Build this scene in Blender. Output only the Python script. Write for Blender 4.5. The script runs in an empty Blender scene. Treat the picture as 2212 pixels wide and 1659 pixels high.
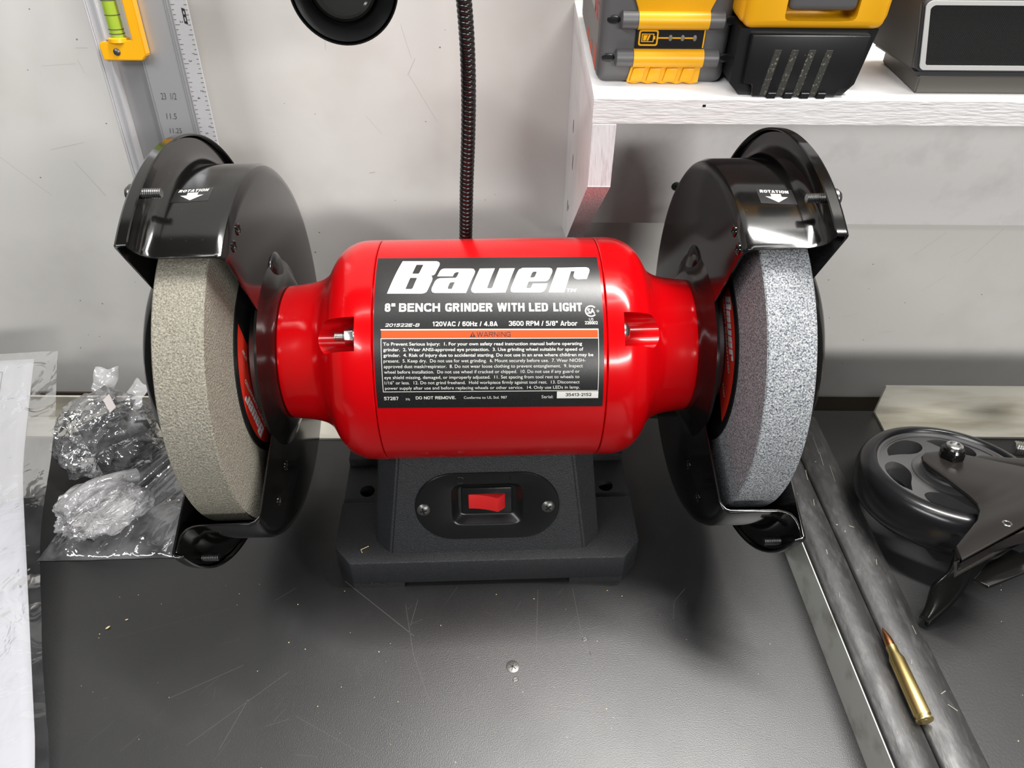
import bpy, bmesh, math, random
from mathutils import Vector, Matrix, noise
S = 0.001            # everything below is written in millimetres, bench top at z = 0
ZB = 900.0           # height of the bench top above the floor
D = bpy.data
SC = bpy.context.scene
COL = SC.collection
R = math.radians
random.seed(7)

# ------------------------------------------------------------------ camera, light, exposure
cam = D.objects.new('camera', D.cameras.new('camera'))
COL.objects.link(cam); SC.camera = cam
cam.data.sensor_fit = 'HORIZONTAL'; cam.data.sensor_width = 36.0
cam.data.lens = 36.0 * 1613.257 / 2212.0
cam.data.clip_start = 0.02
_p, _r = 0.7311, 0.007
_fw = Vector((0, math.cos(_p), -math.sin(_p))); _up0 = Vector((0, math.sin(_p), math.cos(_p))); _rt0 = Vector((1, 0, 0))
_rt = _rt0 * math.cos(_r) + _up0 * math.sin(_r); _up = -_rt0 * math.sin(_r) + _up0 * math.cos(_r)
cam.matrix_world = Matrix(((_rt.x, _up.x, -_fw.x, 19.2 * S), (_rt.y, _up.y, -_fw.y, -361.0 * S), (_rt.z, _up.z, -_fw.z, (450.3 + ZB) * S), (0, 0, 0, 1)))

world = D.worlds.new('world'); SC.world = world; world.use_nodes = True
world.node_tree.nodes['Background'].inputs[0].default_value = (0.93, 0.96, 1.0, 1)
world.node_tree.nodes['Background'].inputs[1].default_value = 0.06

def area(name, loc, size, watts, aim, col=(1, 1, 1)):
    l = D.lights.new(name, 'AREA'); l.shape = 'RECTANGLE'; l.size = size[0] * S; l.size_y = size[1] * S
    l.energy = watts; l.color = col
    o = D.objects.new(name, l); COL.objects.link(o)
    o.location = Vector((loc[0], loc[1], loc[2] + ZB)) * S
    d = Vector(aim) - Vector(loc)
    o.rotation_euler = d.to_track_quat('-Z', 'Y').to_euler()
    return o
area('bench_strip_light', (300, 130, 1350), (1150, 80), 47.0, (260, 60, 0), (1, .98, .95))
area('ceiling_strip_light', (100, -200, 1500), (1200, 70), 4.0, (60, -80, 0), (1, .99, .97))
area('room_fill_light', (750, -1400, 850), (900, 120), 22.0, (90, 150, 50), (1, .985, .96))
area('room_fill_light', (-800, -950, 1350), (1200, 80), 18.0, (280, 150, 0), (.98, .99, 1))  # added fill from the high front left to brighten the wall, no known lamp

vs = SC.view_settings
vs.view_transform = 'Standard'; vs.look = 'None'; vs.gamma = 1.0; vs.use_curve_mapping = False; vs.exposure = -0.08

# ------------------------------------------------------------------ materials
def mat(name, color, rough=0.5, metal=0.0, spec=0.5, coat=0.0, coat_rough=0.05, bump=None, vary=None, vary2=None, rvar=None, stretch=None, trans=0.0, emit=None):
    """bump=(feature mm, strength, depth mm); vary=(second colour, feature mm, low, high)"""
    m = D.materials.new(name); m.use_nodes = True
    nt = m.node_tree; n = nt.nodes; L = nt.links
    b = n['Principled BSDF']
    b.inputs['Base Color'].default_value = (*color, 1); b.inputs['Roughness'].default_value = rough
    b.inputs['Metallic'].default_value = metal; b.inputs['Specular IOR Level'].default_value = spec
    b.inputs['Coat Weight'].default_value = coat; b.inputs['Coat Roughness'].default_value = coat_rough
    b.inputs['Transmission Weight'].default_value = trans
    tc = n.new('ShaderNodeTexCoord'); vec = tc.outputs['Object']
    if stretch:
        mp = n.new('ShaderNodeMapping'); mp.inputs['Scale'].default_value = stretch
        L.new(vec, mp.inputs['Vector']); vec = mp.outputs['Vector']
    def nz(feat, detail=3, rg=0.6):
        t = n.new('ShaderNodeTexNoise'); t.inputs['Scale'].default_value = 1000.0 / feat
        t.inputs['Detail'].default_value = detail; t.inputs['Roughness'].default_value = rg
        L.new(vec, t.inputs['Vector']); return t.outputs['Fac']
    cur = None
    for v in (vary, vary2):
        if not v: continue
        c2, feat, lo, hi = v
        mr = n.new('ShaderNodeMapRange'); mr.inputs['From Min'].default_value = lo; mr.inputs['From Max'].default_value = hi
        L.new(nz(feat), mr.inputs['Value'])
        mx = n.new('ShaderNodeMix'); mx.data_type = 'RGBA'
        if cur is None: mx.inputs[6].default_value = (*color, 1)
        else: L.new(cur, mx.inputs[6])
        mx.inputs[7].default_value = (*c2, 1)
        L.new(mr.outputs[0], mx.inputs[0]); cur = mx.outputs[2]
    if cur is not None: L.new(cur, b.inputs['Base Color'])
    if rvar:
        feat, lo, hi = rvar
        mr = n.new('ShaderNodeMapRange'); mr.inputs['From Min'].default_value = .3; mr.inputs['From Max'].default_value = .7
        mr.inputs['To Min'].default_value = lo; mr.inputs['To Max'].default_value = hi
        L.new(nz(feat), mr.inputs['Value']); L.new(mr.outputs[0], b.inputs['Roughness'])
    if bump:
        feat, st, dep = bump
        bp = n.new('ShaderNodeBump'); bp.inputs['Strength'].default_value = st; bp.inputs['Distance'].default_value = dep * S
        L.new(nz(feat, 2, .5), bp.inputs['Height']); L.new(bp.outputs[0], b.inputs['Normal'])
    if emit:
        b.inputs['Emission Color'].default_value = (*emit[0], 1); b.inputs['Emission Strength'].default_value = emit[1]
    return m

def wheel_mat(name, dark, light, lo, hi):
    m = mat(name, dark, .85, spec=.3, vary=(light, .8, lo, hi), bump=(1.1, .9, .7))
    return m

def film_mat(name, haze, gloss, rough=.06, bumpmm=9, bstr=.55, milk=(.8, .8, .82)):
    """clear polythene: mostly see-through, a little milky, glossy at glancing angles"""
    m = D.materials.new(name); m.use_nodes = True; nt = m.node_tree; n = nt.nodes; L = nt.links
    for x in list(n): n.remove(x)
    out = n.new('ShaderNodeOutputMaterial')
    tr = n.new('ShaderNodeBsdfTransparent'); tr.inputs[0].default_value = (.95, .95, .96, 1)
    df = n.new('ShaderNodeBsdfDiffuse'); df.inputs[0].default_value = (*milk, 1)
    gl = n.new('ShaderNodeBsdfGlossy'); gl.inputs['Roughness'].default_value = rough
    tc = n.new('ShaderNodeTexCoord')
    t = n.new('ShaderNodeTexNoise'); t.inputs['Scale'].default_value = 1000.0 / bumpmm; t.inputs['Detail'].default_value = 2.5
    t.inputs['Distortion'].default_value = 1.2
    L.new(tc.outputs['Object'], t.inputs['Vector'])
    bp = n.new('ShaderNodeBump'); bp.inputs['Strength'].default_value = bstr; bp.inputs['Distance'].default_value = 2.5 * S
    L.new(t.outputs['Fac'], bp.inputs['Height']); L.new(bp.outputs[0], gl.inputs['Normal'])
    lw = n.new('ShaderNodeFresnel'); lw.inputs['IOR'].default_value = 1.5; L.new(bp.outputs[0], lw.inputs['Normal'])
    mlt = n.new('ShaderNodeMath'); mlt.operation = 'MULTIPLY'; mlt.inputs[1].default_value = gloss; mlt.use_clamp = True
    L.new(lw.outputs[0], mlt.inputs[0])
    t2 = n.new('ShaderNodeTexNoise'); t2.inputs['Scale'].default_value = 45; t2.inputs['Detail'].default_value = 4
    L.new(tc.outputs['Object'], t2.inputs['Vector'])
    mr = n.new('ShaderNodeMapRange'); mr.inputs['From Min'].default_value = .35; mr.inputs['From Max'].default_value = .7
    mr.inputs['To Min'].default_value = haze * .35; mr.inputs['To Max'].default_value = haze * 1.6
    L.new(t2.outputs['Fac'], mr.inputs['Value'])
    m1 = n.new('ShaderNodeMixShader'); L.new(mr.outputs[0], m1.inputs[0]); L.new(tr.outputs[0], m1.inputs[1]); L.new(df.outputs[0], m1.inputs[2])
    m2 = n.new('ShaderNodeMixShader'); L.new(mlt.outputs[0], m2.inputs[0]); L.new(m1.outputs[0], m2.inputs[1]); L.new(gl.outputs[0], m2.inputs[2])
    L.new(m2.outputs[0], out.inputs[0])
    return m

M = {}
M['red'] = mat('red_enamel', (.42, .0008, .0025), .18, spec=.28, coat=.12, coat_rough=.05)
M['black_gloss'] = mat('black_gloss_paint', (.0045, .0043, .004), .13, spec=.55, bump=(.9, .025, .2), vary=((.10, .095, .085), 1.3, .71, .8))
M['cast'] = mat('black_wrinkle_paint', (.013, .0138, .0155), .48, spec=.5, bump=(.62, .9, .5), vary=((.026, .028, .032), .7, .5, .7))
M['satin_black'] = mat('satin_black_plastic', (.006, .0064, .0064), .30, spec=.4)
M['dark_gap'] = mat('gap_shade_black', (.006, .006, .006), .7, spec=.2)  # near black colour standing in for the shade inside gaps, holes and slots
M['wheel_warm'] = wheel_mat('warm_grey_abrasive', (.10, .093, .075), (.31, .29, .235), .30, .70)
M['wheel_cool'] = wheel_mat('blue_grey_abrasive', (.05, .058, .075), (.40, .412, .416), .36, .64)
M['steel'] = mat('zinc_steel', (.62, .62, .60), .26, 1.0)
M['dark_steel'] = mat('dark_steel', (.16, .16, .16), .36, 1.0, bump=(2, .3, .2))
M['black_screw'] = mat('black_oxide_screw', (.13, .13, .125), .36, .8)
M['label_black'] = mat('label_black', (.007, .007, .0072), .34, spec=.5, bump=(.4, .22, .12), vary=((.022, .022, .022), .5, .55, .72))
M['white_print'] = mat('white_print', (.53, .522, .49), .5)
M['silver_print'] = mat('silver_print', (.52, .52, .53), .45)
M['orange_print'] = mat('orange_print', (.58, .055, .003), .5, spec=.3)
M['black_print'] = mat('black_print', (.012, .010, .010), .5)
M['red_print'] = mat('red_print', (.52, .02, .008), .45)
M['rocker'] = mat('red_rocker_plastic', (.52, .012, .012), .42)
M['bench'] = mat('black_bench_laminate', (.008, .008, .0083), .40, spec=.8, bump=(.7, .5, .17), vary=((.013, .0127, .0125), 60, .45, .8), vary2=((.20, .19, .17), 1.5, .76, .80), rvar=(80, .38, .43))
M['bench_r'] = mat('black_bench_laminate_right', (.012, .0117, .012), .40, spec=.5, bump=(1.6, .2, .3), vary=((.016, .0155, .0155), 50, .45, .8), vary2=((.36, .34, .29), 1.5, .74, .79))
M['bar'] = mat('worn_black_edging', (.020, .0195, .0195), .42, spec=.6, bump=(2.0, .35, .3), stretch=(1, .35, 1), vary=((.055, .053, .051), 5, .50, .75), vary2=((.30, .285, .24), 1.5, .715, .78), rvar=(6, .36, .54))
M['grey_strip'] = mat('grey_painted_strip', (.46, .46, .42), .42, bump=(6, .1, .2), vary=((.24, .23, .20), 25, .5, .75), vary2=((.10, .08, .06), 2.5, .76, .80))
M['alu'] = mat('dull_aluminium', (.66, .64, .57), .50, .55, bump=(3, .12, .2), stretch=(.2, 1, 1), vary=((.42, .38, .30), 18, .5, .8))
M['alu_brushed'] = mat('brushed_aluminium', (.52, .52, .53), .42, .75, bump=(1.2, .1, .1), stretch=(1, 1, .05))
M['alu_bright'] = mat('bright_aluminium', (.70, .69, .70), .38, .6)
M['alu_dark'] = mat('channel_aluminium', (.34, .335, .34), .42, .7, bump=(2, .1, .1), stretch=(1, 1, .1))
M['wall'] = mat('white_painted_panel', (.66, .642, .612), .55, spec=.35, bump=(14, .10, .6), vary=((.60, .58, .54), 70, .50, .80), vary2=((.42, .38, .32), 5.0, .79, .85))
M['brown'] = mat('dark_brown_timber', (.055, .040, .025), .7)
M['floor'] = mat('grey_concrete', (.25, .25, .24), .8, vary=((.18, .18, .17), 120, .4, .7))
M['shelf_white'] = mat('white_painted_shelf', (.82, .80, .79), .55, spec=.3, bump=(5, .15, .5), vary=((.70, .68, .67), 30, .5, .8))
M['ply_edge'] = mat('painted_plywood_edge', (.70, .68, .675), .6, spec=.3, bump=(1.3, .75, .7), stretch=(.16, 1, 1.2), vary=((.62, .60, .59), 1.8, .48, .7))
M['ply_edge_v'] = mat('painted_plywood_edge_upright', (.68, .65, .66), .6, spec=.3, bump=(1.4, .7, .7), stretch=(1.4, 1, .16), vary=((.55, .49, .51), 2.2, .48, .7))
M['yellow'] = mat('yellow_plastic', (.74, .36, .006), .36, spec=.45, bump=(.8, .06, .1))
M['grey_plastic'] = mat('charcoal_plastic', (.095, .093, .095), .42, spec=.5, bump=(.7, .15, .15))
M['black_plastic'] = mat('black_plastic', (.011, .011, .012), .30, spec=.5, vary=((.16, .15, .11), 1.5, .73, .80))
M['dusty'] = mat('dusty_black_slot', (.028, .028, .024), .75, vary=((.26, .24, .17), 1.1, .58, .72), bump=(1, .4, .3))
M['gauge_grey'] = mat('gauge_grey', (.16, .15, .14), .5)
M['speaker'] = mat('grey_speaker_plastic', (.085, .078, .068), .40, spec=.5)
M['speaker_dark'] = mat('dark_speaker_plastic', (.030, .030, .033), .42)
M['silver_trim'] = mat('silver_trim', (.62, .61, .59), .4, .3)
M['brass'] = mat('brass', (.74, .58, .24), .33, 1.0, bump=(1.6, .1, .1))
M['copper'] = mat('copper', (.62, .27, .12), .30, 1.0, bump=(2, .1, .1))
M['tyre'] = mat('black_caster_tyre', (.009, .009, .010), .24, spec=.5, bump=(3, .04, .2))
M['hub'] = mat('grey_caster_hub', (.075, .073, .073), .45)
M['fork'] = mat('black_fork_paint', (.014, .0125, .0115), .26, spec=.55, bump=(1.2, .08, .2), vary=((.30, .26, .18), 1.6, .735, .79))
M['paper'] = mat('white_paper', (.42, .42, .44), .7, spec=.2)
M['ink'] = mat('dark_ink', (.05, .03, .06), .6)
M['film'] = film_mat('clear_polythene', .11, 2.6, .08, 15, .5)
M['film_sleeve'] = film_mat('clear_sleeve_film', .02, .55, .08, 20, .35)
M['film_milky'] = film_mat('milky_polythene', .26, 1.6, .14, 12, .5, (.86, .85, .86))
M['vial'] = mat('green_vial', (.30, .42, .04), .12, spec=.6, coat=.5)
M['window_pane'] = mat('vial_window', (.70, .69, .66), .3)
M['lens'] = mat('lamp_lens', (.03, .03, .028), .12, spec=.7)
M['conduit'] = mat('black_conduit', (.010, .009, .009), .22, spec=.6)
M['pencil'] = mat('pencil_mark', (.06, .06, .065), .8, spec=.1)
M['scuff'] = mat('scuff_mark', (.50, .47, .44), .7)
M['speck'] = mat('dark_speck', (.26, .23, .20), .7)
M['scratch'] = mat('pale_scratch', (.065, .062, .058), .45)
M['scrape'] = mat('pale_scrape', (.20, .185, .15), .7)
M['chip'] = mat('wood_chip', (.70, .55, .28), .7)
M['screw_green'] = mat('dark_green_screw', (.03, .045, .03), .4, .5)
M['sticker'] = mat('pale_sticker', (.52, .47, .46), .5)

# ------------------------------------------------------------------ mesh helpers (millimetres)
def NB(): return bmesh.new()
def obj(name, bm, m, parent=None, smooth=None, loc=None):
    bmesh.ops.remove_doubles(bm, verts=bm.verts, dist=1e-5)
    me = D.meshes.new(name)
    for v in bm.verts: v.co *= S
    bm.to_mesh(me); bm.free()
    me.materials.append(M[m] if isinstance(m, str) else m)
    o = D.objects.new(name, me); COL.objects.link(o)
    if parent is not None: o.parent = parent
    else: o.location = (0, 0, ZB * S)
    if loc is not None: o.location = Vector(loc) * S
    if smooth is not None:
        me.shade_smooth(); me.set_sharp_from_angle(angle=R(smooth))
    return o
def thing(name, label, cat, loc=(0, 0, 0), rotz=0.0, group=None):
    o = D.objects.new(name, None); COL.objects.link(o); o.empty_display_size = .02
    o.location = Vector((loc[0], loc[1], loc[2] + ZB)) * S; o.rotation_euler = (0, 0, rotz)
    o['label'] = label; o['category'] = cat
    if group: o['group'] = group
    return o
def thick(o, t):
    md = o.modifiers.new('thickness', 'SOLIDIFY'); md.thickness = t * S; md.offset = -1; return o
def tag(o, label, cat, group=None):
    o['label'] = label; o['category'] = cat
    if group: o['group'] = group
    return o
def struct(o): o['kind'] = 'structure'; return o
def lab(o, t): o['label'] = t; return o
def fixn(bm): bmesh.ops.recalc_face_normals(bm, faces=bm.faces[:]); return bm
def xform(bm, m, verts=None): bmesh.ops.transform(bm, matrix=m, verts=verts or bm.verts[:]); return bm

def box(bm, x0, x1, y0, y1, z0, z1, bev=0.0, seg=2):
    t = NB()
    vs_ = [t.verts.new((x, y, z)) for x in (x0, x1) for y in (y0, y1) for z in (z0, z1)]
    for f in ((0, 1, 3, 2), (4, 6, 7, 5), (0, 4, 5, 1), (2, 3, 7, 6), (0, 2, 6, 4), (1, 5, 7, 3)): t.faces.new([vs_[i] for i in f])
    fixn(t)
    if bev: bmesh.ops.bevel(t, geom=t.edges[:], offset=bev, segments=seg, profile=.5, affect='EDGES')
    merge(bm, t); return bm
def merge(bm, t, m=None):
    if m is not None: xform(t, m)
    mp = {v: bm.verts.new(v.co) for v in t.verts}
    for f in t.faces:
        try: bm.faces.new([mp[v] for v in f.verts])
        except ValueError: pass
    t.free(); return bm
def prism(bm, poly, a, b, m=None, bev=0.0, seg=2):
    """polygon in (x, y), extruded from z=a to z=b, then transformed by m"""
    t = NB(); n = len(poly)
    lo = [t.verts.new((p[0], p[1], a)) for p in poly]; hi = [t.verts.new((p[0], p[1], b)) for p in poly]
    t.faces.new(lo); t.faces.new(hi)
    for i in range(n): t.faces.new((lo[i], lo[(i + 1) % n], hi[(i + 1) % n], hi[i]))
    fixn(t)
    if bev: bmesh.ops.bevel(t, geom=[e for e in t.edges if e.calc_face_angle(0) > .5], offset=bev, segments=seg, profile=.5, affect='EDGES')
    return merge(bm, t, m)
def lathe(bm, prof, n=48, a0=0.0, a1=360.0, closed=False, m=None, capbev=0.0):
    """profile of (axial, radius); axis = X; angle a: y=-r cos a, z=r sin a. closed: the profile is a loop"""
    t = NB(); full = abs(a1 - a0) > 359.9
    k = n if full else n + 1
    rings = []
    for i in range(k):
        a = R(a0 + (a1 - a0) * i / n)
        rings.append([t.verts.new((x, -r * math.cos(a), r * math.sin(a))) for x, r in prof])
    P = len(prof)
    for i in range(n):
        A = rings[i]; B = rings[(i + 1) % k]
        for j in range(P if closed else P - 1):
            j2 = (j + 1) % P
            vv = [A[j], A[j2], B[j2], B[j]]
            if prof[j][1] < 1e-6: vv = [A[j], A[j2], B[j2]]
            elif prof[j2][1] < 1e-6: vv = [A[j], A[j2], B[j]]
            t.faces.new(vv)
    if closed and not full:
        caps = [t.faces.new(rings[0]), t.faces.new(rings[-1])]
        if capbev: bmesh.ops.bevel(t, geom=list({e for c in caps for e in c.edges}), offset=capbev, segments=2, profile=.5, affect='EDGES')
    bmesh.ops.remove_doubles(t, verts=t.verts, dist=1e-6)
    fixn(t)
    return merge(bm, t, m)
def frame_of(o, ax):
    """matrix whose local X runs along ax, placed at o"""
    x = Vector(ax).normalized(); h = Vector((0, 0, 1)) if abs(x.z) < .9 else Vector((0, 1, 0))
    y = h.cross(x).normalized(); z = x.cross(y)
    return Matrix(((x.x, y.x, z.x, o[0]), (x.y, y.y, z.y, o[1]), (x.z, y.z, z.z, o[2]), (0, 0, 0, 1)))
def basis(o, u, v, w=None):
    u = Vector(u).normalized(); v = Vector(v).normalized(); w = u.cross(v) if w is None else Vector(w)
    return Matrix(((u.x, v.x, w.x, o[0]), (u.y, v.y, w.y, o[1]), (u.z, v.z, w.z, o[2]), (0, 0, 0, 1)))
def tube(bm, pts, rad, n=12, caps=True):
    t = NB(); pts = [Vector(p) for p in pts]; rings = []
    dv = sum(((b - a).normalized() for a, b in zip(pts, pts[1:])), Vector()); up = min((Vector((1, .1, .05)), Vector((.05, 1, .1)), Vector((.1, .05, 1))), key=lambda a: abs(a.normalized().dot(dv)) + (9 if a.z > .9 and abs(dv.z) > .3 * dv.length else 0)).normalized()
    for i, p in enumerate(pts):
        d = (pts[min(i + 1, len(pts) - 1)] - pts[max(i - 1, 0)]).normalized()
        s = d.cross(up)
        if s.length < .05: s = d.cross(Vector((1, 0, 0)))
        s.normalize(); q = s.cross(d)
        r = rad[i] if hasattr(rad, '__len__') else rad
        rings.append([t.verts.new(p + s * r * math.cos(2 * math.pi * k / n) + q * r * math.sin(2 * math.pi * k / n)) for k in range(n)])
    for A, B in zip(rings, rings[1:]):
        for k in range(n): t.faces.new((A[k], A[(k + 1) % n], B[(k + 1) % n], B[k]))
    if caps: t.faces.new(rings[0]); t.faces.new(rings[-1])
    fixn(t); return merge(bm, t)
def spline(P, n):
    P = [Vector(p) for p in P]; Q = [P[0] * 2 - P[1]] + P + [P[-1] * 2 - P[-2]]; out = []
    for i in range(1, len(Q) - 2):
        for k in range(n):
            t = k / n; a, b, c, d = Q[i - 1], Q[i], Q[i + 1], Q[i + 2]
            out.append(.5 * ((2 * b) + (c - a) * t + (2 * a - 5 * b + 4 * c - d) * t * t + (3 * b - a - 3 * c + d) * t ** 3))
    out.append(P[-1]); return out
def boolean(bm_a, cutters):
    """difference, applied at once; the cutters do not stay in the scene"""
    def tmp(bm):
        me = D.meshes.new('tmp'); bm.to_mesh(me); bm.free(); o = D.objects.new('tmp', me); COL.objects.link(o); return o
    a = tmp(bm_a); cs = [tmp(c) for c in cutters]
    for c in cs:
        md = a.modifiers.new('b', 'BOOLEAN'); md.operation = 'DIFFERENCE'; md.object = c; md.solver = 'EXACT'
    dg = bpy.context.evaluated_depsgraph_get()
    me = D.meshes.new_from_object(a.evaluated_get(dg))
    out = NB(); out.from_mesh(me)
    for o in [a] + cs:
        d = o.data; D.objects.remove(o); D.meshes.remove(d)
    D.meshes.remove(me)
    return out
def stadium(w, h, n=24, cx=0, cy=0):
    r = h / 2; out = []
    for i in range(n + 1): a = -math.pi / 2 + math.pi * i / n; out.append((cx + w / 2 - r + r * math.cos(a), cy + r * math.sin(a)))
    for i in range(n + 1): a = math.pi / 2 + math.pi * i / n; out.append((cx - w / 2 + r + r * math.cos(a), cy + r * math.sin(a)))
    return out
def rrect(x0, x1, y0, y1, r, n=5):
    out = []
    for cx, cy, a0 in ((x1 - r, y1 - r, 0), (x0 + r, y1 - r, 90), (x0 + r, y0 + r, 180), (x1 - r, y0 + r, 270)):
        for i in range(n + 1): a = R(a0 + 90 * i / n); out.append((cx + r * math.cos(a), cy + r * math.sin(a)))
    return out
def ngon(n, r, a0=0): return [(r * math.cos(R(a0) + 2 * math.pi * i / n), r * math.sin(R(a0) + 2 * math.pi * i / n)) for i in range(n)]

# ------------------------------------------------------------------ lettering
def raw_text(s, bold=0.0, shear=0.0, res=3):
    c = D.curves.new('t', 'FONT'); c.body = s; c.offset = bold; c.shear = shear; c.resolution_u = res; c.size = 1.0; c.fill_mode = 'FRONT'
    o = D.objects.new('t', c)
    me = D.meshes.new_from_object(o); bm = NB(); bm.from_mesh(me)
    D.meshes.remove(me); D.objects.remove(o); D.curves.remove(c)
    return bm
_CAP = {}
def put_text(bm, s, u0, u1, v, cap, fn, bold=0.0, shear=0.0, cut=0.0, tv=0.0):
    """text from u0 to u1 on baseline v with capital height cap; fn maps (u, v) to a point; tv: slope of the baseline"""
    key = (bold, shear)
    if key not in _CAP:
        h = raw_text('H', bold, shear); ys = [p.co.y for p in h.verts]; _CAP[key] = (min(ys), max(ys)); h.free()
    y0, y1 = _CAP[key]; t = raw_text(s, bold, shear)
    xs = [p.co.x for p in t.verts]; a, b = min(xs), max(xs)
    for p in t.verts:
        uu = u0 + (p.co.x - a) / (b - a) * (u1 - u0)
        p.co = Vector((uu, v + (p.co.y - y0) / (y1 - y0) * cap + tv * (uu - u0), 0))
    flat_map(bm, t, fn, cut)
def flat_map(bm, t, fn, cut=0.0):
    if cut:
        ys = [p.co.y for p in t.verts]; y = min(ys) + cut
        while y < max(ys):
            bmesh.ops.bisect_plane(t, geom=t.verts[:] + t.edges[:] + t.faces[:], plane_co=(0, y, 0), plane_no=(0, 1, 0)); y += cut
    for p in t.verts: p.co = fn(p.co.x, p.co.y)
    merge(bm, t)
def put_poly(bm, poly, fn, holes=(), cut=0.0):
    t = NB(); ed = []
    for lp in [poly] + list(holes):
        vv = [t.verts.new((p[0], p[1], 0)) for p in lp]
        ed += [t.edges.new((vv[i], vv[(i + 1) % len(vv)])) for i in range(len(vv))]
    bmesh.ops.triangle_fill(t, edges=ed, use_beauty=True)
    flat_map(bm, t, fn, cut)
def planefn(o, u, v, lift=0.0):
    o = Vector(o); u = Vector(u).normalized(); v = Vector(v).normalized(); n = u.cross(v)
    return lambda a, b: o + u * a + v * b + n * lift

GW = {'F': .88}; GW.update(zip('BENCHGRIDWTLOA8"120V/6z.35Pbro4MUS79-JX', (1.02, .93, 1.05, 1.04, 1.04, 1.06, 1.06, .44, 1.04, 1.5, .94, .86, 1.08, 1.1, .92, .62, .62, .92, .94, 1.04, .5, .92, .8, .36, .92, .92, .98, .9, .62, .92, .96, 1.3, 1.04, .98, .9, .92, .55, .8, 1.0)))
def _rnd(pts, r, closed=False):
    out = []; n = len(pts)
    for i, p in enumerate(pts):
        if not closed and i in (0, n - 1): out.append(p); continue
        a = Vector(pts[i - 1]); b = Vector(p); c = Vector(pts[(i + 1) % n]); u = a - b; v = c - b
        k = min(r, u.length * .499, v.length * .499); u.normalize(); v.normalize()
        if k < 1e-4: out.append(p); continue
        for q in range(5):
            t = q / 4; m0 = b + u * k; m1 = b + v * k
            w = m0 * (1 - t) ** 2 + b * 2 * t * (1 - t) + m1 * t * t; out.append((w.x, w.y))
    return out
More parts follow.
